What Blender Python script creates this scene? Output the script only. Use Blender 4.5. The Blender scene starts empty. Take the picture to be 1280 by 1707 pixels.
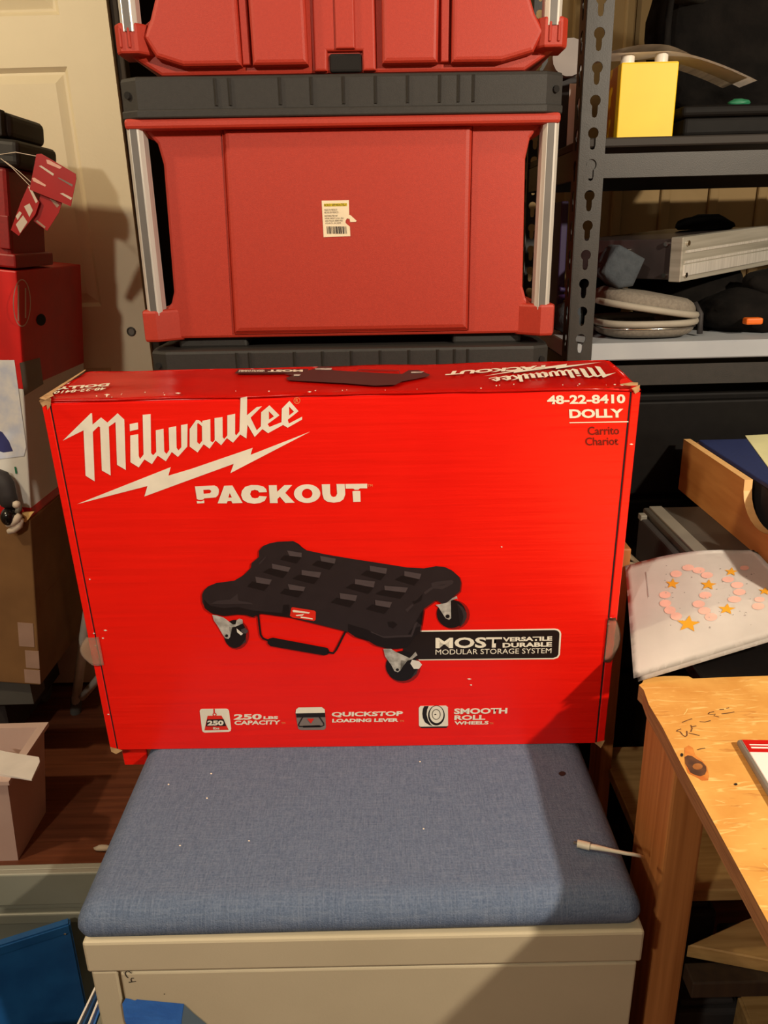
import bpy, bmesh, math, random
from mathutils import Vector, Matrix, Euler
random.seed(7)
S = bpy.context.scene
COL = S.collection
# ------------------------------------------------------------------ camera
FPX, CX, CY = 1282.0, 640.0, 853.5
PITCH, ROLL, CAMZ = math.radians(19.9), math.radians(1.5), 1.22
cF = Vector((0, math.cos(PITCH), -math.sin(PITCH)))
cU0 = Vector((0, math.sin(PITCH), math.cos(PITCH)))
cR0 = Vector((1, 0, 0))
cR = cR0*math.cos(ROLL) - cU0*math.sin(ROLL)
cU = cR0*math.sin(ROLL) + cU0*math.cos(ROLL)
cC = Vector((0, 0, CAMZ))
cam = bpy.data.cameras.new('camera')
cam.sensor_fit = 'VERTICAL'; cam.sensor_height = 36.0
cam.lens = FPX/1707.0*36.0
cam.clip_start = 0.01
camo = bpy.data.objects.new('camera', cam); COL.objects.link(camo)
camo.matrix_world = Matrix(((cR.x, cU.x, -cF.x, 0), (cR.y, cU.y, -cF.y, 0), (cR.z, cU.z, -cF.z, CAMZ), (0, 0, 0, 1)))
S.camera = camo
# ------------------------------------------------------------------ world, lights, exposure
S.view_settings.view_transform = 'Standard'; S.view_settings.look = 'None'
S.view_settings.gamma = 1.0; S.view_settings.use_curve_mapping = False
S.view_settings.exposure = 0.12
w = bpy.data.worlds.new('world'); S.world = w; w.use_nodes = True
w.node_tree.nodes['Background'].inputs[0].default_value = (1.0, 0.8, 0.6, 1)
w.node_tree.nodes['Background'].inputs[1].default_value = 0.05
def lamp(name, loc, power, col, radius):
    l = bpy.data.lights.new(name, 'POINT'); l.energy = power; l.color = col; l.shadow_soft_size = radius
    o = bpy.data.objects.new(name, l); o.location = loc; COL.objects.link(o); return o
lamp('bench_bulb_right', (1.06, -0.20, 1.78), 105, (1.0, 0.86, 0.67), 0.03)
lamp('ceiling_bulb_left', (-1.1, -1.3, 2.30), 82, (1.0, 0.90, 0.74), 0.05)
lamp('wall_bulb_left', (-1.45, 0.55, 2.25), 52, (1.0, 0.80, 0.52), 0.05)

# ------------------------------------------------------------------ pixel helpers (photo frame 1280 x 1707)
def ray(x, y): return cF + cR*((x-CX)/FPX) - cU*((y-CY)/FPX)
def on(x, y, ax, v):
    d = ray(x, y); return cC + d*((v-cC[ax])/d[ax])
def onZ(x, y, z): return on(x, y, 2, z)
def onY(x, y, Y): return on(x, y, 1, Y)
def onX(x, y, X): return on(x, y, 0, X)
# ------------------------------------------------------------------ colour + materials
def lin(c):
    r = []
    for v in c:
        v /= 255.0
        r.append(v/12.92 if v <= 0.04045 else ((v+0.055)/1.055)**2.4)
    return r
MATS = {}
def mat(name, c, rough=0.6, metal=0.0, c2=None, scale=20, stretch=(1, 1, 1), bump=0.0, bscale=None, detail=4, coat=0.0, kind='noise', spec=0.5, lo=0.35, hi=0.65, bstretch=None):
    m = bpy.data.materials.new(name); m.use_nodes = True
    nt = m.node_tree; b = nt.nodes['Principled BSDF']
    b.inputs['Roughness'].default_value = rough; b.inputs['Metallic'].default_value = metal
    b.inputs['Specular IOR Level'].default_value = spec
    if coat: b.inputs['Coat Weight'].default_value = coat; b.inputs['Coat Roughness'].default_value = 0.15
    tc = nt.nodes.new('ShaderNodeTexCoord'); mp = nt.nodes.new('ShaderNodeMapping')
    nt.links.new(tc.outputs['Object'], mp.inputs[0]); mp.inputs['Scale'].default_value = stretch
    a = lin(c)
    bb = lin(c2) if c2 else [min(1, v*0.88) for v in a]
    n = nt.nodes.new('ShaderNodeTexNoise'); n.inputs['Scale'].default_value = scale; n.inputs['Detail'].default_value = detail
    nt.links.new(mp.outputs[0], n.inputs['Vector'])
    cr = nt.nodes.new('ShaderNodeValToRGB')
    cr.color_ramp.elements[0].position = lo; cr.color_ramp.elements[1].position = hi
    cr.color_ramp.elements[0].color = (*a, 1); cr.color_ramp.elements[1].color = (*bb, 1)
    nt.links.new(n.outputs['Fac'], cr.inputs[0]); nt.links.new(cr.outputs[0], b.inputs['Base Color'])
    if bump:
        mp2 = nt.nodes.new('ShaderNodeMapping'); nt.links.new(tc.outputs['Object'], mp2.inputs[0])
        mp2.inputs['Scale'].default_value = bstretch or stretch
        n2 = nt.nodes.new('ShaderNodeTexNoise'); n2.inputs['Scale'].default_value = bscale or scale; n2.inputs['Detail'].default_value = 3
        nt.links.new(mp2.outputs[0], n2.inputs['Vector'])
        bp = nt.nodes.new('ShaderNodeBump'); bp.inputs['Strength'].default_value = bump; bp.inputs['Distance'].default_value = 0.002
        nt.links.new(n2.outputs['Fac'], bp.inputs['Height']); nt.links.new(bp.outputs[0], b.inputs['Normal'])
    MATS[name] = m; return m
M = MATS
mat('carton_red', (238, 26, 12), 0.30, c2=(230, 20, 10), scale=6, bump=0.45, bscale=14, bstretch=(0.35, 1, 7), spec=0.5)
mat('carton_red_top', (232, 26, 14), 0.22, c2=(220, 18, 10), scale=6, bump=0.5, bscale=30, bstretch=(0.6, 1, 1))
mat('cream_print', (240, 232, 214), 0.38, scale=30)
mat('black_print', (32, 24, 22), 0.35, scale=30)
mat('dark_red_print', (110, 14, 12), 0.4)
mat('orange_print', (232, 150, 90), 0.4)
mat('tan_board', (196, 158, 112), 0.85, c2=(160, 120, 80), scale=60)
mat('dolly_black', (40, 33, 35), 0.4, scale=60); mat('dolly_deep', (22, 17, 18), 0.4); mat('dolly_grey', (78, 68, 70), 0.4, scale=90)
mat('dolly_mid', (54, 46, 48), 0.4); mat('dolly_shadow', (150, 18, 12), 0.4)
mat('dolly_silver', (190, 186, 180), 0.4, c2=(140, 136, 130), scale=120); mat('dolly_white', (228, 222, 212), 0.4)
mat('icon_grey', (128, 116, 112), 0.4); mat('print_red', (226, 40, 22), 0.4)
mat('red_plastic', (172, 47, 27), 0.55, c2=(166, 44, 25), scale=300, bump=0.12, bscale=900)
mat('black_plastic', (38, 35, 32), 0.6, c2=(34, 31, 28), scale=200, bump=0.12, bscale=900)
mat('dark_void', (14, 11, 10), 0.9)
mat('aluminium', (226, 222, 214), 0.28, 0.35, c2=(206, 202, 194), scale=40, stretch=(6, 6, 0.2))
mat('aluminium_groove', (104, 100, 96), 0.5, 0.3)
mat('sticker_white', (238, 222, 190), 0.5); mat('sticker_yellow', (214, 190, 20), 0.5); mat('ink_grey', (96, 84, 74), 0.6)
mat('blue_fabric', (76, 91, 117), 0.92, c2=(106, 119, 143), scale=520, bump=0.5, bscale=700, lo=0.25, hi=0.75, spec=0.15)
mat('cabinet_beige', (186, 174, 148), 0.48, c2=(180, 168, 142), scale=8, bump=0.05, bscale=500)
mat('cabinet_grey', (128, 128, 116), 0.45, c2=(120, 120, 108), scale=8)
mat('masking_blue', (48, 112, 196), 0.55, c2=(40, 100, 184), scale=50, bump=0.4, bscale=90)
mat('masking_blue_back', (88, 108, 122), 0.6)
mat('blue_vinyl', (30, 84, 140), 0.35, c2=(24, 72, 126), scale=30)
mat('ink_black', (30, 26, 26), 0.6)
mat('osb', (224, 172, 92), 0.6, c2=(206, 146, 68), scale=26, stretch=(1, 1, 1), bump=0.25, bscale=70, detail=8, lo=0.3, hi=0.72)
def flaky(m):
    # strands of pressed wood: thin bright and dark cells laid in two directions
    nt = m.node_tree; b = nt.nodes['Principled BSDF']; src = b.inputs['Base Color'].links[0].from_socket
    tc = nt.nodes['Texture Coordinate']
    for rz, col, lo, hi in ((0.6, (252, 214, 140), 0.60, 0.70), (2.1, (250, 208, 130), 0.62, 0.72), (1.3, (176, 112, 48), 0.64, 0.74)):
        mp = nt.nodes.new('ShaderNodeMapping'); mp.inputs['Rotation'].default_value = (0, 0, rz); mp.inputs['Scale'].default_value = (26, 150, 30)
        nt.links.new(tc.outputs['Object'], mp.inputs[0])
        n = nt.nodes.new('ShaderNodeTexNoise'); n.inputs['Scale'].default_value = 1.0; n.inputs['Detail'].default_value = 3; n.inputs['Distortion'].default_value = 1.2
        nt.links.new(mp.outputs[0], n.inputs['Vector'])
        r = nt.nodes.new('ShaderNodeMapRange'); r.inputs[1].default_value = lo; r.inputs[2].default_value = hi; r.inputs[4].default_value = 0.6
        nt.links.new(n.outputs['Fac'], r.inputs[0])
        mx = nt.nodes.new('ShaderNodeMix'); mx.data_type = 'RGBA'; mx.inputs['B'].default_value = (*lin(col), 1)
        nt.links.new(r.outputs[0], mx.inputs['Factor']); nt.links.new(src, mx.inputs['A']); src = mx.outputs['Result']
    nt.links.new(src, b.inputs['Base Color'])
flaky(M['osb'])
def weave(m):
    # crossed threads, lighter and darker, over the cloth's own mottling
    nt = m.node_tree; b = nt.nodes['Principled BSDF']; src = b.inputs['Base Color'].links[0].from_socket; tc = nt.nodes['Texture Coordinate']
    for sc, col in (((700, 28, 30), (58, 70, 92)), ((28, 700, 30), (128, 138, 156)), ((700, 60, 30), (130, 140, 158))):
        mp = nt.nodes.new('ShaderNodeMapping'); mp.inputs['Scale'].default_value = sc; nt.links.new(tc.outputs['Object'], mp.inputs[0])
        n = nt.nodes.new('ShaderNodeTexNoise'); n.inputs['Scale'].default_value = 1.0; n.inputs['Detail'].default_value = 2; nt.links.new(mp.outputs[0], n.inputs['Vector'])
        r = nt.nodes.new('ShaderNodeMapRange'); r.inputs[1].default_value = 0.48; r.inputs[2].default_value = 0.75; r.inputs[4].default_value = 0.32; nt.links.new(n.outputs['Fac'], r.inputs[0])
        mx = nt.nodes.new('ShaderNodeMix'); mx.data_type = 'RGBA'; mx.inputs['B'].default_value = (*lin(col), 1)
        nt.links.new(r.outputs[0], mx.inputs['Factor']); nt.links.new(src, mx.inputs['A']); src = mx.outputs['Result']
    nt.links.new(src, b.inputs['Base Color'])
mat('osb_light', (246, 204, 128), 0.6)
mat('ply_edge', (150, 108, 66), 0.8, c2=(120, 82, 48), scale=20, stretch=(1, 1, 30))
mat('fir', (178, 118, 64), 0.6, c2=(146, 90, 42), scale=9, stretch=(14, 14, 0.35), bump=0.15, lo=0.3, hi=0.7)
mat('shelf_ply', (176, 142, 88), 0.7, c2=(150, 116, 66), scale=16, stretch=(0.6, 6, 6))
mat('bamboo', (196, 136, 74), 0.45, c2=(180, 118, 60), scale=12, stretch=(5, 0.5, 5)); mat('bamboo_edge', (232, 184, 120), 0.5, scale=60)
mat('navy', (36, 48, 96), 0.6, c2=(32, 42, 86), scale=300); mat('pale_yellow', (226, 222, 170), 0.8)
mat('knot', (74, 48, 34), 0.7, c2=(110, 72, 46), scale=90); mat('knot_ring', (190, 104, 40), 0.7, c2=(214, 140, 62), scale=60)
mat('paper', (250, 245, 240), 0.75, scale=12); mat('paper_pink', (236, 186, 172), 0.75, scale=60); mat('paper_gold', (226, 160, 34), 0.7); mat('paper_grey', (170, 164, 160), 0.8)
mat('post_black', (44, 40, 37), 0.5, c2=(39, 36, 33), scale=60, bump=0.08, bscale=600)
mat('shelf_grey', (168, 172, 176), 0.5, c2=(158, 162, 168), scale=10)
mat('shelf_dark', (40, 35, 31), 0.7)
mat('yellow_card', (240, 194, 0), 0.5, c2=(234, 187, 0), scale=12)
mat('white_plastic', (232, 226, 214), 0.4); mat('magazine', (206, 196, 182), 0.6, c2=(170, 160, 148), scale=6, stretch=(1, 1, 90))
mat('case_silver', (188, 184, 172), 0.4, 0.3, c2=(150, 145, 132), scale=5, stretch=(0.4, 0.4, 14))
mat('case_dark', (64, 56, 56), 0.32, c2=(54, 47, 47), scale=20); mat('chrome', (220, 214, 204), 0.15, 1.0)
mat('slate_cloth', (66, 72, 78), 0.95, c2=(56, 62, 68), scale=90, bump=0.4, bscale=300)
mat('black_cloth', (17, 15, 14), 0.95, c2=(25, 22, 20), scale=30, bump=0.5, bscale=120, spec=0.1)
mat('black_mesh', (46, 39, 26), 0.9, c2=(18, 15, 11), scale=300)
mat('grey_felt', (128, 120, 108), 0.9, c2=(112, 104, 94), scale=200, bump=0.3, bscale=500); mat('grey_zip', (160, 152, 138), 0.7)
mat('black_gloss', (22, 20, 20), 0.2); mat('black_cab', (19, 17, 16), 0.6, c2=(16, 14, 13), scale=60, spec=0.12)
mat('purple', (44, 28, 74), 0.6); mat('green_bit', (40, 120, 84), 0.5); mat('orange_bit', (236, 110, 20), 0.5)
mat('wall_beige', (160, 134, 92), 0.8, c2=(152, 127, 86), scale=5); mat('wall_plain', (104, 90, 70), 0.85, scale=3); mat('ceiling_white', (120, 110, 94), 0.9, scale=3)
mat('door_cream', (232, 220, 188), 0.5, c2=(226, 214, 182), scale=5, bump=0.1, bscale=160); mat('dark_wood', (52, 38, 22), 0.7, c2=(40, 28, 16), scale=9, stretch=(10, 10, 0.5))
mat('floor_wood', (128, 74, 50), 0.32, c2=(92, 50, 34), scale=7, stretch=(0.5, 9, 1), bump=0.08, lo=0.3, hi=0.7)
mat('steel_hole', (90, 88, 80), 0.4, 0.6)
mat('box_white', (222, 220, 212), 0.5, c2=(206, 208, 206), scale=4); mat('box_red', (200, 20, 16), 0.45); mat('box_bluewash', (196, 206, 226), 0.5, c2=(226, 228, 230), scale=22, lo=0.4, hi=0.6)
mat('box_navy', (52, 56, 112), 0.5); mat('kraft', (134, 98, 58), 0.85, c2=(120, 86, 50), scale=10); mat('kraft_label', (170, 140, 124), 0.7)
mat('tool_red', (150, 20, 18), 0.5, c2=(134, 18, 16), scale=200); mat('tag_red', (176, 26, 26), 0.35); mat('tag_white', (220, 206, 190), 0.5)
mat('bin_pink', (222, 196, 186), 0.4, c2=(214, 186, 176), scale=6); mat('charcoal', (46, 42, 42), 0.7); mat('cream_pad', (214, 200, 182), 0.7)
mat('rubber_grey', (86, 84, 80), 0.8); mat('cable_white', (226, 218, 196), 0.4)
mat('mid_grey', (128, 124, 114), 0.5); mat('dark_grey', (70, 66, 60), 0.5)
t = mat('clear_tape', (236, 214, 196), 0.12)
t.node_tree.nodes['Principled BSDF'].inputs['Transmission Weight'].default_value = 0.85
t.node_tree.nodes['Principled BSDF'].inputs['IOR'].default_value = 1.2
weave(M['blue_fabric'])
# ------------------------------------------------------------------ mesh builder
MW = {}
class MB:
    def __init__(s): s.bm = bmesh.new()
    def box(s, x0, x1, y0, y1, z0, z1, bev=0, seg=2):
        r = bmesh.ops.create_cube(s.bm, size=1.0); vs = r['verts']
        for v in vs: v.co = Vector(((x0+x1)/2+v.co.x*(x1-x0), (y0+y1)/2+v.co.y*(y1-y0), (z0+z1)/2+v.co.z*(z1-z0)))
        if bev:
            es = list({e for v in vs for e in v.link_edges})
            bmesh.ops.bevel(s.bm, geom=es, offset=bev, segments=seg, affect='EDGES', profile=0.5)
        return s
    def prism(s, pts, ax, a, b, bev=0, seg=2):
        def mk(p, v):
            if ax == 0: return (v, p[0], p[1])
            if ax == 1: return (p[0], v, p[1])
            return (p[0], p[1], v)
        A = [s.bm.verts.new(mk(p, a)) for p in pts]; B = [s.bm.verts.new(mk(p, b)) for p in pts]
        n = len(pts); fs = [s.bm.faces.new(A), s.bm.faces.new(B[::-1])]
        for i in range(n): fs.append(s.bm.faces.new((A[i], B[i], B[(i+1) % n], A[(i+1) % n])))
        bmesh.ops.recalc_face_normals(s.bm, faces=fs)
        if bev:
            es = [e for e in {e for f in (fs[0], fs[1]) for e in f.edges}]
            bmesh.ops.bevel(s.bm, geom=es, offset=bev, segments=seg, affect='EDGES', profile=0.5)
        return s
    def tube(s, pts, r, n=8, close=False):
        pts = [Vector(p) for p in pts]; rings = []
        rs = r if isinstance(r, (list, tuple)) else [r]*len(pts)
        for i, p in enumerate(pts):
            a = pts[max(0, i-1)]; b = pts[min(len(pts)-1, i+1)]
            if close: a = pts[i-1]; b = pts[(i+1) % len(pts)]
            t = (b-a).normalized(); u = t.cross(Vector((0, 0, 1)))
            if u.length < 0.05: u = t.cross(Vector((0, 1, 0)))
            u.normalize(); v = t.cross(u)
            rings.append([s.bm.verts.new(p+(u*math.cos(k*2*math.pi/n)+v*math.sin(k*2*math.pi/n))*rs[i]) for k in range(n)])
        m = len(rings)
        for i in range(m if close else m-1):
            for k in range(n): s.bm.faces.new((rings[i][k], rings[i][(k+1) % n], rings[(i+1) % m][(k+1) % n], rings[(i+1) % m][k]))
        if not close: s.bm.faces.new(rings[0][::-1]); s.bm.faces.new(rings[-1])
        return s
    def cyl(s, p0, p1, r, n=16): return s.tube([p0, p1], r, n)
    def blob(s, c, rx, ry, rz, seed=0, amp=0.12, sub=3, zmin=None, zmax=None):
        r = bmesh.ops.create_icosphere(s.bm, subdivisions=sub, radius=1.0)
        from mathutils import noise
        for v in r['verts']:
            k = 1+amp*noise.noise(v.co*1.7+Vector((seed, seed*2.3, 0)))+amp*0.5*noise.noise(v.co*4+Vector((seed, 0, 3)))
            v.co = Vector((c[0]+v.co.x*rx*k, c[1]+v.co.y*ry*k, c[2]+v.co.z*rz*k))
            if zmin is not None: v.co.z = max(v.co.z, zmin)
            if zmax is not None: v.co.z = min(v.co.z, zmax)
        return s
    def face(s, pts): s.bm.faces.new([s.bm.verts.new(p) for p in pts]); return s
    def grid(s, f, nu, nv, th=0):
        V = [[s.bm.verts.new(f(i/nu, j/nv)) for j in range(nv+1)] for i in range(nu+1)]
        fs = [s.bm.faces.new((V[i][j], V[i+1][j], V[i+1][j+1], V[i][j+1])) for i in range(nu) for j in range(nv)]
        if th: bmesh.ops.solidify(s.bm, geom=fs, thickness=th)
        return s
    def mesh(s, m2):
        s.bm.from_mesh(m2); return s
    def build(s, name, m, parent=None, world=True, smooth=False, label=None, kind=None, rmat=None):
        if parent is not None and world:
            s.bm.transform(MW[parent].inverted())
        me = bpy.data.meshes.new(name); s.bm.normal_update(); s.bm.to_mesh(me); s.bm.free()
        o = bpy.data.objects.new(name, me); COL.objects.link(o)
        me.materials.append(M[m] if isinstance(m, str) else m)
        if parent is not None: o.parent = parent; MW[o] = MW[parent]
        else: MW[o] = Matrix.Identity(4)
        if smooth:
            for p in me.polygons: p.use_smooth = True
            if smooth == 'auto':
                mod = o.modifiers.new('split', 'EDGE_SPLIT'); mod.split_angle = math.radians(40)
        if label: o['label'] = label
        if kind: o['kind'] = kind
        return o
def tag(o, label, cat, group=None):
    o['label'] = label; o['category'] = cat
    if group: o['group'] = group
    return o
def thing(name, label, cat, loc=(0, 0, 0), rot=(0, 0, 0), group=None):
    o = bpy.data.objects.new(name, None); COL.objects.link(o); o.empty_display_size = 0.05
    o.location = loc; o.rotation_euler = rot
    MW[o] = Matrix.Translation(Vector(loc)) @ Euler(rot).to_matrix().to_4x4()
    return tag(o, label, cat, group)
def struct(o): o['kind'] = 'structure'; return o
def curve_mesh(loops, ext=0.0):
    cu = bpy.data.curves.new('tmp', 'CURVE'); cu.dimensions = '2D'; cu.fill_mode = 'BOTH'; cu.extrude = ext
    for lp in loops:
        sp = cu.splines.new('POLY'); sp.points.add(len(lp)-1); sp.use_cyclic_u = True
        for p, q in zip(sp.points, lp): p.co = (q[0], q[1], 0, 1)
    o = bpy.data.objects.new('tmp', cu); COL.objects.link(o)
    dg = bpy.context.evaluated_depsgraph_get(); me = bpy.data.meshes.new_from_object(o.evaluated_get(dg))
    bpy.data.objects.remove(o); bpy.data.curves.remove(cu); return me
def text_mesh(s, bold=0.0, space=1.0):
    cu = bpy.data.curves.new('tmp', 'FONT'); cu.body = s; cu.offset = bold; cu.space_character = space; cu.resolution_u = 3
    o = bpy.data.objects.new('tmp', cu); COL.objects.link(o)
    dg = bpy.context.evaluated_depsgraph_get(); me = bpy.data.meshes.new_from_object(o.evaluated_get(dg))
    bpy.data.objects.remove(o); bpy.data.curves.remove(cu); return me
class Face:
    """a flat face of a thing onto which print is laid: maps photo pixels to face coordinates, and these to the thing's local frame"""
    def __init__(s, parent, origin, ux, uy, n):   # local-frame vectors
        s.p = parent; s.o = Vector(origin); s.ux = Vector(ux); s.uy = Vector(uy); s.n = Vector(n)
    def px(s, x, y):
        W = MW[s.p]; R3 = W.to_3x3(); o = W @ s.o; n = R3 @ s.n; d = ray(x, y)
        P = cC + d*((o-cC).dot(n)/d.dot(n)); q = W.inverted() @ P - s.o
        return Vector((q.dot(s.ux), q.dot(s.uy)))
    def loc(s, uv, d): return s.o + s.ux*uv[0] + s.uy*uv[1] + s.n*d
    def polys(s, name, polys, m, d=0.0004, px=True, parent=None, label=None, sep=False):
        if sep: return [s.polys(name, [p], m, d+0.00002*i, px, parent, label) for i, p in enumerate(polys)][0]
        mb = MB()
        for p in polys:
            q = [s.px(*a) for a in p] if px else p
            f = mb.bm.faces.new([mb.bm.verts.new(s.loc(a, d)) for a in q])
        bmesh.ops.triangulate(mb.bm, faces=mb.bm.faces[:])
        return mb.build(name, m, parent or s.p, world=False, label=label)
    def loops(s, name, loops, m, d=0.0004, px=True, parent=None, xf=None, label=None):
        q = [[s.px(*a) for a in lp] for lp in loops] if px else loops
        if xf: q = [[xf(a) for a in lp] for lp in q]
        me = curve_mesh(q); mb = MB().mesh(me)
        for v in mb.bm.verts: v.co = s.loc((v.co.x, v.co.y), d)
        return mb.build(name, m, parent or s.p, world=False, label=label)
    def text(s, name, txt, bl, br, tl, m, d=0.0004, bold=0.02, px=True, parent=None, space=1.0):
        if px: bl, br, tl = s.px(*bl), s.px(*br), s.px(*tl)
        else: bl, br, tl = Vector(bl), Vector(br), Vector(tl)
        me = text_mesh(txt, bold, space); mb = MB().mesh(me)
        xs = [v.co.x for v in mb.bm.verts]; ys = [v.co.y for v in mb.bm.verts]
        x0, x1, y0, y1 = min(xs), max(xs), min(ys), max(ys)
        for v in mb.bm.verts:
            a = bl+(br-bl)*((v.co.x-x0)/(x1-x0))+(tl-bl)*((v.co.y-y0)/(y1-y0)); v.co = s.loc(a, d)
        return mb.build(name, m, parent or s.p, world=False)
def zoomed(pts, x0, y0, k): return [(x0+u/k, y0+v/k) for u, v in pts]
def ell(cx, cy, rx, ry, n=28, a0=0): return [(cx+rx*math.cos(a0+i*2*math.pi/n), cy+ry*math.sin(a0+i*2*math.pi/n)) for i in range(n)]
def stroke(pts, wd):
    out = []; L = []; Rr = []
    for i, p in enumerate(pts):
        a = pts[max(0, i-1)]; b = pts[min(len(pts)-1, i+1)]
        dx, dy = b[0]-a[0], b[1]-a[1]; l = math.hypot(dx, dy) or 1
        L.append((p[0]-dy/l*wd/2, p[1]+dx/l*wd/2)); Rr.append((p[0]+dy/l*wd/2, p[1]-dx/l*wd/2))
    return [[L[i], L[i+1], Rr[i+1], Rr[i]] for i in range(len(pts)-1)]
# ================================================================== SETTING
RX0, RX1, RY0, RY1, RZ = -2.4, 4.0, -4.0, 2.0, 2.6
fl = struct(MB().box(RX0, RX1, RY0, 2.7, -0.06, -0.012).build('floor', 'dark_wood'))
PW = 0.13; pb = None; k = 0; yy = RY0
while yy < 2.1:
    xoff = -0.35 if k % 2 else 0.0
    if pb is None:
        pb = MB().box(0, 6.6, 0.0004, PW-0.0004, -0.012, 0.0).build('plank', 'floor_wood', fl); o = pb
    else:
        o = pb.copy(); COL.objects.link(o)
    o.location = (RX0-0.1+(xoff if xoff else 0)*0.2, yy, 0); yy += PW; k += 1
struct(MB().box(RX0, RX1, RY0, 2.7, RZ, RZ+0.05).build('ceiling', 'ceiling_white'))
struct(MB().box(RX1, RX1+0.05, RY0, 2.7, 0, RZ).build('wall_right', 'wall_plain'))
struct(MB().box(RX0-0.05, RX0, RY0, 2.7, 0, RZ).build('wall_left', 'wall_plain'))
struct(MB().box(RX0, RX1, RY0-0.05, RY0, 0, RZ).build('wall_front', 'wall_plain'))
wb = struct(MB().box(-0.36, RX1, 2.0, 2.7, 0, RZ).build('wall_back', 'wall_beige'))
bt = None; x = -0.13
for i in range(36):
    if bt is None: bt = o = MB().box(0, 0.024, 1.988, 2.001, 0.0, RZ, 0.005, 2).build('wall_batten', 'wall_beige', wb)
    else: o = bt.copy(); COL.objects.link(o)
    o.location.x = x; x += 0.1165
struct(MB().box(RX0, -0.36, 2.65, 2.7, 0, RZ).build('wall_closet', 'dark_wood'))
struct(MB().box(RX0, -1.40, 1.99, 2.05, 0, RZ).build('wall_door_side', 'wall_plain'))
struct(MB().box(-1.40, -0.36, 1.99, 2.05, 2.06, RZ).build('wall_over_door', 'wall_plain'))
struct(MB().box(-0.571, -0.553, 1.965, 2.0, 0, 2.06, 0.003).build('trim_1', 'dark_wood'))
# panelled door, standing ajar behind the pile on the left
dr = struct(MB().box(-1.385, -0.573, 1.962, 1.985, 0.01, 2.04).build('door_1', 'door_cream'))
cols = [(-1.285, -1.035), (-0.928, -0.678)]; rows = [(0.22, 0.92), (1.069, 1.586), (1.685, 1.925)]
xs = [-1.385, cols[0][0], cols[0][1], cols[1][0], cols[1][1], -0.573]
f = MB()
for a, b in ((0, 1), (2, 3), (4, 5)): f.box(xs[a], xs[b], 1.95, 1.964, 0.01, 2.04)
for z0, z1 in ((0.01, 0.22), (0.92, 1.069), (1.586, 1.685), (1.925, 2.04)):
    for a, b in cols: f.box(a, b, 1.95, 1.964, z0, z1)
f.build('door_rails', 'door_cream', dr)
for a, b in cols:
    for z0, z1 in rows:
        m = MB(); g = 0.012; s2 = 0.032
        o_ = [(a, z0), (b, z0), (b, z1), (a, z1)]
        def inset(d): return [(a+d, z0+d), (b-d, z0+d), (b-d, z1-d), (a+d, z1-d)]
        rings = [[m.bm.verts.new((p[0], yv, p[1])) for p in q] for q, yv in ((inset(0), 1.9505), (inset(0.009), 1.959), (inset(0.014), 1.9585), (inset(s2), 1.952))]
        for r0, r1 in zip(rings, rings[1:]):
            for i in range(4): m.bm.faces.new((r0[i], r0[(i+1) % 4], r1[(i+1) % 4], r1[i]))
        m.bm.faces.new(rings[-1]); bmesh.ops.recalc_face_normals(m.bm, faces=m.bm.faces[:])
        m.build('raised_panel', 'door_cream', dr)
h = MB().tube([(-0.614+0.0095*math.cos(i*math.pi/8), 1.9495, 1.007+0.0095*math.sin(i*math.pi/8)) for i in range(16)], 0.0022, 6, True).build('viewer_ring', 'steel_hole', dr, smooth=True)
MB().cyl((-0.614, 1.951, 1.007), (-0.614, 1.9485, 1.007), 0.0075, 16).build('viewer_lens', 'mid_grey', dr)

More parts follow.
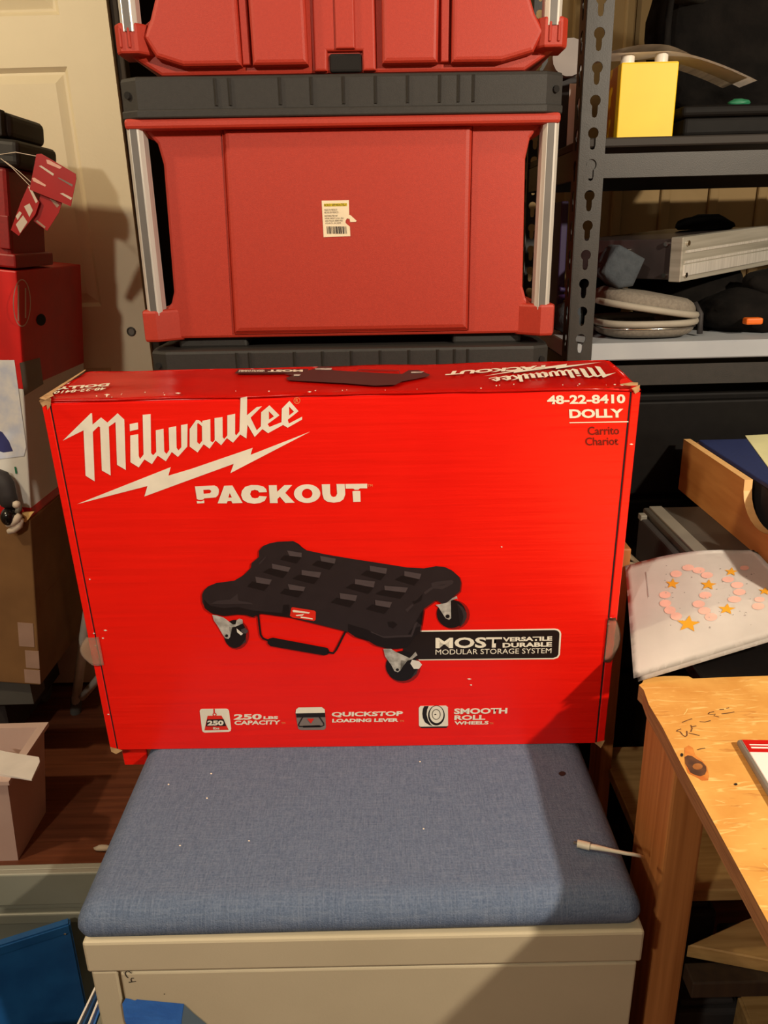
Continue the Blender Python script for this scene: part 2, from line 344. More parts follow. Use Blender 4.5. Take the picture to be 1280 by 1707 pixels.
# ================================================================== STACK OF MODULAR TOOL BOXES
def toolbox(label, loc, rot, sticker=False):
    t = thing('tool_box', label, 'tool box', loc, rot, 'stacked red tool boxes')
    W = 0.284
    # body outline seen from the camera's side: hand cut-outs behind the corner rails
    L = [(-W, 0.020), (-W, 0.058), (-0.262, 0.060), (-0.252, 0.070), (-0.247, 0.085), (-0.243, 0.25), (-0.248, 0.275), (-0.258, 0.286), (-0.266, 0.290), (-0.266, 0.294)]
    pts = L + [(-x, z) for x, z in reversed(L)]
    MB().prism(pts, 1, 0.008, 0.40, 0.004).build('body', 'red_plastic', t, world=False)
    MB().prism([(-0.166, 0.026), (0.171, 0.026), (0.171, 0.293), (-0.160, 0.293)], 1, 0.002, 0.014, 0.009, 3).build('centre_panel', 'red_plastic', t, world=False)
    for sgn in (-1, 1):
        m = MB(); pz = [(sgn*0.238, 0.012), (sgn*0.270, -0.014), (sgn*0.288, -0.012), (sgn*0.292, 0.0), (sgn*0.292, 0.05), (sgn*0.238, 0.05)]
        m.prism(pz, 2, 0.018, 0.062, 0.004)
        m.build('corner_bracket', 'red_plastic', t, world=False)
        c = sgn*0.272
        r = MB().prism([(c-0.0105, -0.006), (c-0.006, -0.011), (c+0.006, -0.011), (c+0.0105, -0.006), (c+0.0105, 0.016), (c-0.0105, 0.016)], 2, 0.055, 0.297).build('corner_rail', 'aluminium', t, world=False)
        MB().box(c-0.0048, c+0.0036, -0.0116, -0.009, 0.055, 0.297).build('rail_groove', 'aluminium_groove', r, world=False)
    MB().box(-0.283, 0.283, -0.014, 0.40, 0.290, 0.303, 0.004).build('rim', 'red_plastic', t, world=False)
    # lid
    o2 = [(-0.289, 0.03), (-0.285, 0.0), (-0.262, -0.014), (0.262, -0.014), (0.285, 0.0), (0.289, 0.03), (0.289, 0.40), (-0.289, 0.40)]
    ld = MB().prism(o2, 2, 0.302, 0.351, 0.005).build('lid', 'black_plastic', t, world=False)
    MB().prism([(x*1.004, y-0.003) for x, y in o2], 2, 0.302, 0.3125, 0.002).build('lid_lip', 'black_plastic', ld, world=False)
    for x in (-0.161, -0.143, -0.079, -0.039, 0.002, 0.043, 0.084, 0.125, 0.149, 0.168):
        MB().prism([(x-0.0022, -0.0142), (x, -0.0170), (x+0.0022, -0.0142)], 2, 0.316, 0.347).build('lid_rib', 'black_plastic', ld, world=False)
    for sgn in (-1, 1):
        MB().cyl((sgn*0.2762, -0.0095, 0.330), (sgn*0.2735, -0.004, 0.330), 0.0045, 10).build('pin_hole', 'dark_void', ld, world=False)
        MB().box(sgn*0.2-0.05, sgn*0.2+0.05, 0.02, 0.38, -0.030 if loc[2] < 0.1 else 0.0045, 0.022, 0.004).build('locking_foot', 'black_plastic', t, world=False)
    if sticker:
        F = Face(t, (0, 0.002, 0), (1, 0, 0), (0, 0, 1), (0, -1, 0))
        z = lambda p: zoomed(p, 500, 310, 9.143)
        st = F.loops('label_sticker', [z([(330, 225), (745, 215), (750, 440), (770, 445), (862, 530), (850, 548), (765, 550), (755, 500), (715, 495), (695, 530), (695, 565), (760, 620), (768, 765), (360, 780)])], 'sticker_white', 0.0006)
        F.polys('yellow_band', [z([(365, 270), (716, 262), (716, 306), (367, 314)])], 'sticker_yellow', 0.0009, parent=st)
        def tx(s, x0, y0, x1, y1, sl=-0.02, m='ink_grey'):
            a = z([(x0, y1), (x1, y1+sl*(x1-x0)), (x0, y0)]); F.text('sticker_print', s, a[0], a[1], a[2], m, 0.0012, 0.0, parent=st)
        tx('SOLD SEPARATELY', 369, 274, 712, 308, m='ink_black')
        tx('MADE IN MEXICO', 372, 352, 568, 380); tx('HECHO EN MEXICO', 372, 390, 585, 418)
        tx('DISTRIBUTED BY', 376, 444, 575, 470); tx('HOME DEPOT U.S.A., INC.', 380, 484, 670, 510)
        tx('2455 PACES FERRY RD', 384, 520, 650, 546); tx('ATLANTA, GA 30339', 388, 556, 625, 584)
        bars = []; x = 408; random.seed(3)
        while x < 700:
            wd = random.choice((5, 8, 13, 18)); bars.append(z([(x, 616), (x+wd, 615), (x+wd+8, 726), (x+8, 728)])); x += wd+random.choice((6, 9, 14))
        F.polys('barcode', bars, 'ink_black', 0.0012, parent=st)
    return t
SX, SY = -0.043, 1.122
toolbox('red tool box with black lid, silver corner rails and torn price sticker on its back', (SX, SY, 1.062), (0, math.radians(0.55), 0), True)
toolbox('red tool box whose black lid shows just above the big red dolly carton', (SX-0.003, SY, 0.717), (0, math.radians(0.55), 0))
toolbox('red tool box hidden third in the stack behind the blue cushion', (SX-0.006, SY, 0.372), (0, math.radians(0.3), 0))
toolbox('red tool box at the very bottom of the stack on the floor', (SX-0.008, SY, 0.0295), (0, 0, 0))
def topbox():
    t = thing('ribbed_tool_box', 'red tool box with upright ribs and silver corner rails on top of the stack', 'tool box', (-0.0375, 1.10, 1.4095), (0, math.radians(0.55), 0))
    L = [(-0.232, 0.004), (-0.274, 0.030), (-0.277, 0.034), (-0.277, 0.055), (-0.274, 0.058), (-0.250, 0.060), (-0.238, 0.068), (-0.231, 0.085), (-0.228, 0.25), (-0.235, 0.28), (-0.25, 0.295)]
    MB().prism(L+[(-x, z) for x, z in reversed(L)], 1, 0.016, 0.40, 0.004).build('body', 'red_plastic', t, world=False)
    H = 0.294
    def panel(pts, y0, nm='front_panel', bev=0.006):
        MB().prism(pts, 1, y0, 0.03, bev, 3).build(nm, 'red_plastic', t, world=False)
    panel([(-0.127, 0.012), (-0.20, 0.012), (-0.233, 0.022), (-0.247, 0.045), (-0.236, 0.064), (-0.226, 0.09), (-0.222, H), (-0.130, H)], 0.0)
    panel([(-0.113, 0.012), (-0.043, 0.012), (-0.046, H), (-0.116, H)], 0.0)
    panel([(0.050, 0.012), (0.120, 0.012), (0.124, H), (0.052, H)], 0.0)
    panel([(0.137, 0.012), (0.20, 0.012), (0.240, 0.022), (0.252, 0.045), (0.240, 0.064), (0.230, 0.09), (0.226, H), (0.138, H)], 0.0)
    for x in (-0.1215, 0.1295): panel([(x-0.0055, 0.014), (x+0.0055, 0.014), (x+0.005, H), (x-0.006, H)], 0.009, 'groove_rib', 0.002)
    panel([(-0.036, 0.006), (-0.020, 0.006), (-0.019, 0.028), (0.025, 0.028), (0.026, 0.006), (0.042, 0.006), (0.040, H), (-0.034, H)], 0.010, 'centre_recess', 0.003)
    panel([(-0.008, 0.030), (0.016, 0.030), (0.016, H), (-0.008, H)], 0.006, 'centre_rib', 0.002)
    MB().box(-0.017, 0.024, 0.012, 0.04, 0.005, 0.026, 0.003).build('latch_socket', 'dark_void', t, world=False)
    for sgn in (-1, 1):
        c = sgn*0.262
        MB().prism([(sgn*0.236, 0.016), (sgn*0.252, -0.004), (sgn*0.274, -0.004), (sgn*0.282, 0.006), (sgn*0.282, 0.05), (sgn*0.236, 0.05)], 2, 0.026, 0.060, 0.003).build('corner_bracket', 'red_plastic', t, world=False)
        for dx in (-0.009, 0.002):
            MB().box(c+sgn*0.004+dx, c+sgn*0.004+dx+0.003, -0.0065, 0.0, 0.032, 0.054, 0.001, 1).build('bracket_rib', 'red_plastic', t, world=False)
        r = MB().prism([(c-0.0105, 0.0), (c-0.006, -0.005), (c+0.006, -0.005), (c+0.0105, 0.0), (c+0.0105, 0.02), (c-0.0105, 0.02)], 2, 0.05, 0.31).build('corner_rail', 'aluminium', t, world=False)
        MB().box(c-0.0048, c+0.0036, -0.0056, -0.003, 0.05, 0.31).build('rail_groove', 'aluminium_groove', r, world=False)
    MB().box(-0.27, 0.27, -0.004, 0.40, 0.292, 0.304, 0.004).build('rim', 'red_plastic', t, world=False)
    MB().box(-0.283, 0.283, -0.008, 0.40, 0.303, 0.352, 0.006).build('lid', 'black_plastic', t, world=False)
    MB().box(-0.22, 0.22, 0.03, 0.37, 0.0025, 0.012).build('locking_foot', 'black_plastic', t, world=False)
topbox()

# ================================================================== STEEL SHELVING UNIT ON THE RIGHT
sh = thing('shelving_unit', 'black steel shelving unit with keyhole slotted posts beside the red stack', 'shelving', (0.30, 1.25, 0))
def hole(zc):
    r = 0.0078; pts = []
    for i in range(15):
        a = math.radians(-58+i*(296/14.0)); pts.append((r*math.cos(a), zc+r*math.sin(a)))
    return pts + [(-0.0042, zc-0.016)]+[(0.0042*math.cos(math.radians(180+i*45)), zc-0.018+0.0042*math.sin(math.radians(180+i*45))) for i in range(1, 4)]+[(0.0042, zc-0.016)]
holes = [hole(0.0275+0.0425*i+0.006) for i in range(45)]
flange = curve_mesh([[(-0.019, 0), (0.019, 0), (0.019, 1.92), (-0.019, 1.92)]]+holes, 0.0009)
def post(x, y, sx, sy):
    m = MB().mesh(flange); bmesh.ops.scale(m.bm, vec=(1, 1, 1), verts=m.bm.verts)
    for v in m.bm.verts: v.co = Vector((x+sx*0.019+v.co.x, y+v.co.z, v.co.y))
    n0 = len(m.bm.verts); m.mesh(flange); m.bm.verts.ensure_lookup_table()
    for v in list(m.bm.verts)[n0:]: v.co = Vector((x+v.co.z, y+sy*0.019+v.co.x, v.co.y))
    m.build('post', 'post_black', sh)
post(0.303, 1.25, 1, 1); post(0.303, 1.70, 1, -1); post(1.22, 1.25, -1, 1); post(1.22, 1.70, -1, -1)
for zt, mm in ((1.345, 'shelf_dark'), (1.045, 'shelf_grey'), (0.072, 'shelf_dark'), (1.90, 'shelf_dark')):
    th = 0.028 if mm == 'shelf_grey' else 0.013
    MB().box(0.306, 1.218, 1.2525 if mm != 'shelf_grey' else 1.2515, 1.698, zt-th, zt, 0.002, 1).build('shelf_board', mm, sh)
    if mm == 'shelf_grey': zt -= 0.014; 
    for y0, y1 in ((1.2515, 1.2565), (1.692, 1.698)):
        MB().prism([(y0, zt-0.055), (y1+0.012 if y0 < 1.5 else y1, zt-0.055), (y1+0.012 if y0 < 1.5 else y1, zt-0.051), (y1, zt-0.05), (y1, zt-0.024), (y0, zt-0.022)], 0, 0.312, 1.212).build('beam', 'post_black', sh)
    for xa in (0.3045, 1.2125):
        MB().box(xa, xa+0.006, 1.26, 1.69, zt-0.055, zt-0.013).build('side_beam', 'post_black', sh)
SZ1, SZ0 = 1.345, 1.045
# --- upper shelf
yb = thing('yellow_box', 'bright yellow square carton beside the shelving post', 'box', (0.362, 1.272, SZ1))
MB().box(0.363, 0.447, 1.272, 1.36, SZ1, SZ1+0.1, 0.0015, 2).build('carton', 'yellow_card', yb)
MB().box(0.3645, 0.4455, 1.2735, 1.3585, SZ1+0.0985, SZ1+0.1005).build('top_flap', 'yellow_card', yb)
for i, (xc, yc, hgt, r) in enumerate(((0.378, 1.295, 0.0145, 0.010), (0.428, 1.295, 0.0158, 0.0095))):
    tag(MB().tube([(xc, yc, SZ1+0.100), (xc, yc, SZ1+0.1+hgt*0.75), (xc, yc, SZ1+0.1+hgt)], [r, r, r*0.8], 14).build('bottle_plug', 'white_plastic', smooth='auto'), ('white rounded plug on the yellow carton, nearer the slotted post', 'white upright plug on the yellow carton, farther from the post')[i], 'plug', 'white plugs on the yellow carton')
def mag(name, lab, y0, y1, zt, th, x0, x1, droop, m, lift=0):
    def f(u, v):
        x = x0+(x1-x0)*u; q = max(0, (x-0.43)/(x1-0.43)); q2 = max(0, (0.43-x)/0.1)
        return (x, y0+(y1-y0)*v+0.015*u, zt-droop*q**1.5+lift*math.sin(min(1, u*1.6)*math.pi)-0.003*q2)
    tag(MB().grid(f, 18, 4, th).build(name, m, smooth=False), lab, 'magazine')
mag('magazine', 'thick white magazine drooping over the yellow carton', 1.275, 1.335, SZ1+0.1155, 0.0115, 0.345, 0.572, 0.040, 'paper')
mag('magazine', 'curled grey magazine lying on top of the thick white one', 1.282, 1.37, SZ1+0.1165, 0.005, 0.335, 0.560, 0.036, 'magazine', 0.010)
kb = thing('storage_case', 'flat black plastic case with rounded lid on the upper shelf', 'case', (0.52, 1.27, SZ1))
MB().box(0.462, 0.64, 1.272, 1.40, SZ1, SZ1+0.027, 0.006, 3).build('base', 'black_cab', kb)
MB().box(0.456, 0.646, 1.266, 1.405, SZ1+0.026, SZ1+0.042, 0.006, 3).build('lid', 'black_cab', kb)
tag(MB().blob((0.553, 1.30, SZ1+0.047), 0.016, 0.012, 0.0065, 4, 0.2, 3, SZ1+0.0418).build('green_scrap', 'green_bit', smooth=True), 'small green scrap on the flat black case', 'scrap')
bg = thing('black_bag', 'black bag with olive mesh pocket behind the drooping magazines', 'bag', (0.62, 1.52, SZ1))
MB().blob((0.64, 1.535, SZ1+0.214), 0.15, 0.10, 0.205, 2, 0.14, 4, SZ1-0.0004).build('bag_body', 'black_cloth', bg, smooth=True)
MB().blob((0.53, 1.47, SZ1+0.262), 0.045, 0.05, 0.05, 5, 0.1, 3).build('mesh_pocket', 'black_mesh', bg, smooth=True)
MB().tube([(0.505+0.02*math.cos(a), 1.45, SZ1+0.19+0.085*math.sin(a)) for a in [math.radians(70+i*22) for i in range(10)]], 0.006, 8).build('strap', 'black_cloth', bg, smooth=True)
tag(MB().box(0.318, 0.342, 1.40, 1.402, SZ1, SZ1+0.095).build('white_card', 'paper'), 'white card standing behind the slotted post on the upper shelf', 'card')
rl = thing('paper_roll', 'grey paper roll lying on the shelf behind the slotted post', 'roll', (0.335, 1.5, SZ1))
MB().cyl((0.325, 1.44, SZ1+0.14), (0.345, 1.66, SZ1+0.14), 0.028, 18).build('roll', 'paper_grey', rl, smooth='auto')
MB().box(0.315, 0.36, 1.46, 1.64, SZ1, SZ1+0.114, 0.003).build('stand', 'charcoal', rl)
# --- lower (grey) shelf
hp = thing('headphone_case', 'open grey felt clamshell headphone case on the grey shelf', 'case', (0.45, 1.33, SZ0))
def clam(z0, z1, tilt, nm, flip):
    def f(u, v):
        a = u*2*math.pi; k = math.sin(v*math.pi/2) if flip else math.cos(v*math.pi/2)
        rr = math.sqrt(max(0, 1-(1-v)**2)) if flip else 1
        prof = [(0.0, 1.0), (0.45, 1.0), (0.75, 0.94), (0.93, 0.8), (1.0, 0.0)]
        for (a0, r0), (a1, r1) in zip(prof, prof[1:]):
            if v <= a1: rr = r0+(r1-r0)*(v-a0)/(a1-a0); break
        ca, sa = math.cos(a), math.sin(a)
        sx = 0.080*abs(ca)**0.75*(1 if ca >= 0 else -1)*rr; sy = 0.075*abs(sa)**0.75*(1 if sa >= 0 else -1)*rr
        z = z0+(z1-z0)*v
        return (0.450+sx, 1.345+sy, z-tilt*(sx))
    return MB().grid(f, 40, 10).build(nm, 'grey_felt', hp, smooth=True)
clam(SZ0+0.027, SZ0, 0, 'bottom_shell', False); clam(SZ0+0.046, SZ0+0.074, 0.16, 'top_shell', False)
def ring(z, tilt, nm, r, m, n=36, rad=0.0):
    p = []
    for i in range(n):
        a = i*2*math.pi/n; ca, sa = math.cos(a), math.sin(a)
        sx = 0.0815*abs(ca)**0.75*(1 if ca >= 0 else -1); sy = 0.0765*abs(sa)**0.75*(1 if sa >= 0 else -1)
        p.append((0.450+sx, 1.345+sy, z-tilt*sx))
    MB().tube(p, r, 8, True).build(nm, m, hp, smooth=True)
ring(SZ0+0.026, 0, 'zip_edge', 0.0055, 'grey_zip'); ring(SZ0+0.0475, 0.16, 'zip_edge', 0.0055, 'grey_zip'); ring(SZ0+0.0185, 0, 'piping', 0.0015, 'chrome')
MB().blob((0.495, 1.335, SZ0+0.030), 0.028, 0.03, 0.010, 3, 0.05, 2).build('inner_pouch', 'grey_felt', hp, smooth=True)
MB().tube([(0.531, 1.33, SZ0+0.052), (0.538, 1.318, SZ0+0.035), (0.537, 1.31, SZ0+0.004)], 0.005, 8).build('zip_pull', 'charcoal', hp, smooth=True)
# aluminium case lying across it
ac = thing('aluminium_case', 'small aluminium framed equipment case with dark sides lying on the grey shelf', 'case', (0.487, 1.292, 1.134), (math.radians(0), math.radians(-2.6), math.radians(40)))
CL, CWd, CH = 0.33, 0.22, 0.069
MB().box(0.004, CL-0.004, 0.004, CWd-0.004, 0.003, CH-0.003, 0.002).build('case_panels', 'case_dark', ac, world=False)
MB().box(0, CL, -0.001, 0.02, 0, CH, 0.0015).build('frame_face', 'case_silver', ac, world=False)
for z in (0.028, 0.044): MB().box(0.01, CL-0.01, -0.0022, 0.0, z, z+0.004).build('frame_bead', 'aluminium', ac, world=False)
MB().box(0.006, CL-0.012, -0.003, 0, 0.008, 0.026, 0.001, 1).build('frame_band', 'aluminium', ac, world=False)
for x in (0.014, CL-0.014):
    for z in (0.010, CH-0.010): MB().cyl((x, -0.001, z), (x, -0.0042, z), 0.0042, 10).build('rivet', 'chrome', ac, world=False)
for z in (0.010, CH-0.010): MB().cyl((0.0045, 0.028, z), (-0.001, 0.028, z), 0.004, 10).build('rivet', 'chrome', ac, world=False)
for yv in (0.095, 0.125):
    lt = MB().box(-0.004, 0.005, yv, yv+0.014, 0.018, 0.052, 0.002).build('latch', 'chrome', ac, world=False)
    MB().tube([(-0.007, yv+0.003, 0.03), (-0.009, yv+0.007, 0.044), (-0.006, yv+0.011, 0.05)], 0.0022, 6).build('latch_hook', 'chrome', lt, world=False, smooth=True)
bk = thing('black_clothing', 'heap of folded black clothing at the far side of the headphone case', 'clothing', (0.6, 1.36, SZ0))
MB().blob((0.650, 1.395, SZ0+0.030), 0.088, 0.085, 0.042, 3, 0.16, 4, SZ0-0.0005).build('lower_fold', 'black_cloth', bk, smooth=True)
MB().blob((0.712, 1.383, SZ0+0.072), 0.08, 0.05, 0.038, 8, 0.16, 4).build('upper_fold', 'black_cloth', bk, smooth=True)
MB().blob((0.580, 1.50, SZ0+0.052), 0.11, 0.072, 0.068, 6, 0.12, 4, SZ0-0.0005, 1.1405).build('side_fold', 'black_cloth', bk, smooth=True)
tag(MB().blob((0.612, 1.53, 1.217), 0.052, 0.04, 0.022, 9, 0.14, 3, 1.2125).build('cloth_hat', 'black_cloth', smooth=True), 'black cloth hat lying on top of the aluminium case', 'hat')
tag(MB().box(0.606, 0.634, 1.294, 1.312, SZ0+0.018, SZ0+0.029, 0.003).build('orange_tab', 'orange_bit'), 'small orange plastic tab against the black clothing', 'tab')
tag(MB().prism([(0.359, SZ0+0.1075), (0.381, SZ0+0.1445), (0.389, SZ0+0.1485), (0.431, SZ0+0.1265), (0.415, SZ0+0.0845), (0.391, SZ0+0.0805)], 1, 1.293, 1.359, 0.008, 3).build('slate_pouch', 'slate_cloth', smooth=True), 'slate grey cloth pouch wedged between slotted post and aluminium case', 'pouch')
tag(MB().blob((0.405, 1.478, SZ0+0.047), 0.05, 0.044, 0.0475, 12, 0.12, 3, SZ0-0.0005).build('dark_cloth', 'black_cloth', smooth=True), 'dark cloth bunched under the aluminium case behind the headphone case', 'cloth')
tag(MB().box(0.3235, 0.336, 1.44, 1.56, SZ0, SZ0+0.22, 0.002).build('purple_folder', 'purple'), 'dark purple folder standing behind the slotted post', 'folder')
gb = thing('grey_bundle', 'grey pouch with blue and grey cables behind the slotted post', 'bundle', (0.33, 1.5, SZ0))
MB().blob((0.333, 1.385, SZ0+0.028), 0.025, 0.038, 0.03, 1, 0.15, 3, SZ0-0.0005).build('pouch', 'slate_cloth', gb, smooth=True)
MB().tube([(0.33+0.018*math.cos(i*0.7), 1.37+0.012*math.sin(i*0.7), SZ0+0.058+0.0015*i) for i in range(14)], 0.004, 6).build('cable', 'purple', gb, smooth=True)
# black drawer cabinet under the grey shelf
bc = thing('drawer_cabinet', 'black drawer cabinet standing under the grey shelf', 'cabinet', (0.76, 1.27, 0.06))
MB().box(0.365, 1.15, 1.28, 1.66, 0.0715, 0.955, 0.004).build('cabinet_body', 'black_cab', bc)
for i in range(5):
    z1 = 0.945-i*0.174; d = MB().box(0.372, 1.143, 1.266, 1.283, z1-0.164, z1, 0.004).build('drawer', 'black_cab', bc)
    MB().box(0.66, 0.86, 1.258, 1.268, z1-0.05, z1-0.035, 0.003).build('handle', 'black_gloss', d)
# ================================================================== FILE CABINET WITH CUSHION
CZ = 0.5615; CYF = 0.577
fc = thing('file_cabinet', 'beige steel file cabinet with marker writing and blue tape under the blue cushion', 'cabinet', (-0.036, 0.78, 0))
MB().box(-0.313, 0.241, CYF+0.004, 1.0, 0.0, CZ-0.002, 0.003).build('cabinet_body', 'cabinet_beige', fc)
MB().box(-0.316, 0.244, CYF-0.003, 1.002, CZ-0.040, CZ, 0.003).build('top_rail', 'cabinet_beige', fc)
MB().box(-0.313, -0.287, CYF-0.001, CYF+0.02, 0.0, CZ-0.0415, 0.002).build('side_stile', 'cabinet_beige', fc)
for z0, z1 in ((0.285, CZ-0.0425), (0.02, 0.28)):
    dw = MB().box(-0.2835, 0.240, CYF-0.002, CYF+0.02, z0, z1, 0.002).build('drawer', 'cabinet_beige', fc)
    hd = MB().box(-0.10, 0.03, CYF-0.012, CYF-0.001, z0+0.10, z0+0.115, 0.004).build('handle', 'aluminium_groove', dw)
FF = Face(fc, (0.036, CYF-0.002-0.78, 0), (1, 0, 0), (0, 0, 1), (0, -1, 0))
zc = lambda p: zoomed(p, 100, 1500, 3.556)
def ink(name, lines, wd, m, d=0.0004, face=FF, parent=None, kk=None):
    ps = []
    for l in lines: ps += stroke([face.px(*q) for q in (kk(l) if kk else l)], wd)
    return face.polys(name, ps, m, d, px=False, parent=parent)
ink('marker_writing', [[(600, 440), (520, 380), (430, 345), (355, 365), (325, 450), (370, 560), (455, 640)], [(700, 650), (600, 650), (575, 690), (590, 760), (625, 810)], [(480, 825), (620, 810), (790, 780)]], 0.0011, 'ink_black', kk=lambda p: zoomed(p, 190, 1610, 25.6))
tp = FF.loops('blue_tape', [zc([(350, 632), (370, 598), (395, 603), (425, 612), (437, 605), (560, 616), (716, 630), (708, 690), (700, 780), (395, 790), (366, 730)])], 'masking_blue', 0.0006)
FF.polys('tape_fold', [zc([(716, 630), (770, 680), (850, 745), (860, 790), (700, 790), (705, 720)])], 'masking_blue_back', 0.0011, parent=tp)
FF.polys('paint_chip', [zc(ell(598, 574, 4, 4, 8))], 'ink_grey', 0.0004)
# cushion: pillow-like rounded slab
def cushion():
    m = MB(); x0, x1, y0, y1, z0, z1 = -0.319, 0.248, 0.5785, 1.005, CZ-0.001, 0.601
    r = 0.026; n = 6; prof = []
    for i in range(n+1):
        a = math.pi/2*i/n; prof.append((r*(1-math.cos(a)), z0+0.014+(z1-z0-0.014)*math.sin(a)))
    prof = [(0.010, z0), (0.002, z0+0.006)] + prof[0:]
    rings = []
    for ins, z in prof:
        ring = []; rc = 0.014
        for cx_, cy_, a0 in ((x1-ins-rc, y0+ins+rc, -90), (x1-ins-rc, y1-ins-rc, 0), (x0+ins+rc, y1-ins-rc, 90), (x0+ins+rc, y0+ins+rc, 180)):
            for k in range(7):
                a = math.radians(a0+k*15); ring.append(m.bm.verts.new((cx_+rc*math.cos(a), cy_+rc*math.sin(a), z)))
        rings.append(ring)
    N = len(rings[0])
    for a, b in zip(rings, rings[1:]):
        for i in range(N): m.bm.faces.new((a[i], a[(i+1) % N], b[(i+1) % N], b[i]))
    m.bm.faces.new(rings[0][::-1]); m.bm.faces.new(rings[-1])
    return tag(m.build('seat_cushion', 'blue_fabric', smooth='auto'), 'blue grey woven seat cushion on top of the beige file cabinet', 'cushion')
cu = cushion(); MW[cu] = Matrix.Identity(4)
CFc = Face(cu, (0, 0, 0.601), (1, 0, 0), (0, 1, 0), (0, 0, 1))
CFc.polys('stain', [ell(937, 1290, 6, 4, 12)], 'ink_black', 0.0004)
lint = []
for px_, py_ in ((281, 1308), (345, 1331), (706, 1382), (700, 1270), (415, 1402), (690, 1238), (352, 1290), (300, 1410)):
    lint.append(ell(px_, py_, 1.6, 1.2, 6))
CFc.polys('lint', lint, 'cream_print', 0.0004)
ck = thing('charging_cable', 'white charging cable end lying on the blue cushion', 'cable', (0.22, 0.63, 0.601))
a = [onZ(*q, 0.606) for q in ((962, 1406), (983, 1411))]
MB().tube(a, 0.0042, 10).build('plug', 'cable_white', ck, smooth='auto')
MB().tube([onZ(*q, 0.606) for q in ((956, 1404.5), (963, 1406))], 0.0016, 8).build('jack_tip', 'aluminium_groove', ck)
MB().tube([onZ(*q, zz) for q, zz in (((982, 1411), 0.606), ((995, 1413), 0.606), ((1020, 1418), 0.606), ((1045, 1423), 0.605), ((1056, 1424.5), 0.6035), ((1064, 1426), 0.600), ((1072, 1429), 0.585))], [0.0030, 0.0030, 0.0021, 0.0019, 0.0019, 0.0019, 0.0019], 8).build('cord', 'cable_white', ck, smooth=True)

# ================================================================== THE RED DOLLY CARTON
BW, BH, BT = 0.635, 0.462, 0.138
bx = thing('dolly_carton', 'large worn red cardboard carton with white lettering standing on the blue cushion', 'carton', (-0.044, 0.827, 0.6), (0.045, 0, -0.0195))
h = BW/2
MB().box(-h, h, 0.0016, BT, 0.0, BH-0.001, 0.0015, 2).build('carton_body', 'carton_red', bx, world=False)
MB().box(-h+0.0098, h-0.0112, 0.0, 0.004, 0.001, BH-0.004, 0.0008, 1).build('front_panel', 'carton_red', bx, world=False)
for a, b in ((-h, -h+0.0082), (h-0.0092, h)): MB().box(a, b, 0.0, 0.004, 0.001, BH-0.004, 0.0008, 1).build('side_edge', 'carton_red', bx, world=False)
for a in (-h+0.0082, h-0.0112): MB().box(a+0.0001, a+0.0017, 0.0009, 0.002, 0.002, BH-0.004).build('edge_slot', 'dark_void', bx, world=False)
from mathutils import noise as NZ
def topf(u, v):
    x = -h-0.001+(BW+0.002)*u; y = -0.001+(BT+0.001)*v
    return (x+0.0, y+(0.0012*NZ.noise(Vector((x*22, 1, 0))) if v < 0.05 else 0), BH+0.0015-0.0022*math.exp(-(v/0.06)**2)+0.0012*NZ.noise(Vector((x*14, y*22, 5)))-0.004*math.exp(-((1-u)/0.05)**2)*(1-v)+0.0)
MB().grid(topf, 90, 18, -0.0025).build('top_panel', 'carton_red_top', bx, world=False, smooth=True)
MB().box(-h+0.009, -h+0.0415, 0.012, 0.016, -0.034, 0.004, 0.001, 1).build('bottom_flap', 'carton_red', bx, world=False)
FR = Face(bx, (0, 0, 0), (1, 0, 0), (0, 0, 1), (0, -1, 0))
TP = Face(bx, (0, 0, BH+0.0015), (1, 0, 0), (0, 1, 0), (0, 0, 1))
# worn corners and scuffs, top front edge glare painted among them
FR.polys('worn_corner', [[(66, 668), (72, 660), (86, 664), (85, 676), (80, 683), (78, 674), (72, 678)], [(1052, 647), (1066, 641), (1065, 652), (1058, 656), (1056, 650)], [(184, 1244), (196, 1247), (205, 1250), (194, 1256), (186, 1252)], [(990, 1237), (1008, 1233), (1001, 1246)]], 'tan_board', 0.0012, sep=True)
zt1 = lambda p: zoomed(p, 60, 600, 7.111)
TP.polys('worn_edge', [[(66, 667), (104, 643), (143, 618.5), (143, 620.5), (106, 646), (88, 659), (90, 663), (76, 670)], [(1032, 644), (1052, 640.5), (1063, 641), (1063, 646), (1046, 646.5)]], 'tan_board', 0.0022, sep=True)
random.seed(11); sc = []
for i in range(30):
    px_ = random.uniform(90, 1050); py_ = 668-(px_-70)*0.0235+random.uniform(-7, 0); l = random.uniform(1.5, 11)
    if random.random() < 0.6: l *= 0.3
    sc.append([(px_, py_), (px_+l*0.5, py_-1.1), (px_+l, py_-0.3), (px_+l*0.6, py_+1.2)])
TP.polys('edge_scuff_glare', sc, 'cream_print', 0.0021)  # cream flecks: worn spots plus glare of the crumpled edge, painted as colour
sc = []
for px_, py_ in ((836, 911), (782, 1131), (785, 1141), (176, 1050), (172, 1063), (1018, 1030), (1014, 1040), (160, 1075), (157, 1055), (1052, 740), (150, 965), (181, 1190)):
    l = random.uniform(1.5, 4); sc.append([(px_-l, py_), (px_, py_-1.2), (px_+l, py_+0.3), (px_, py_+1.3)])
FR.polys('scuff', sc, 'cream_print', 0.0009)
MB().grid(lambda u, v: (-h+0.014-0.026*u*(0.35+0.65*math.sin((0.1+0.8*v)*math.pi)), -0.0022-0.0015*math.sin(u*3), 0.132+0.040*v), 8, 8, 0.0004).build('tape_tab', 'clear_tape', bx, world=False, smooth=True)
MB().grid(lambda u, v: (h-0.012+0.018*u*(0.5+0.5*math.sin(v*math.pi)), -0.0022-0.0015*math.sin(u*3), 0.125+0.062*v), 8, 8, 0.0004).build('tape_tab', 'clear_tape', bx, world=False, smooth=True)
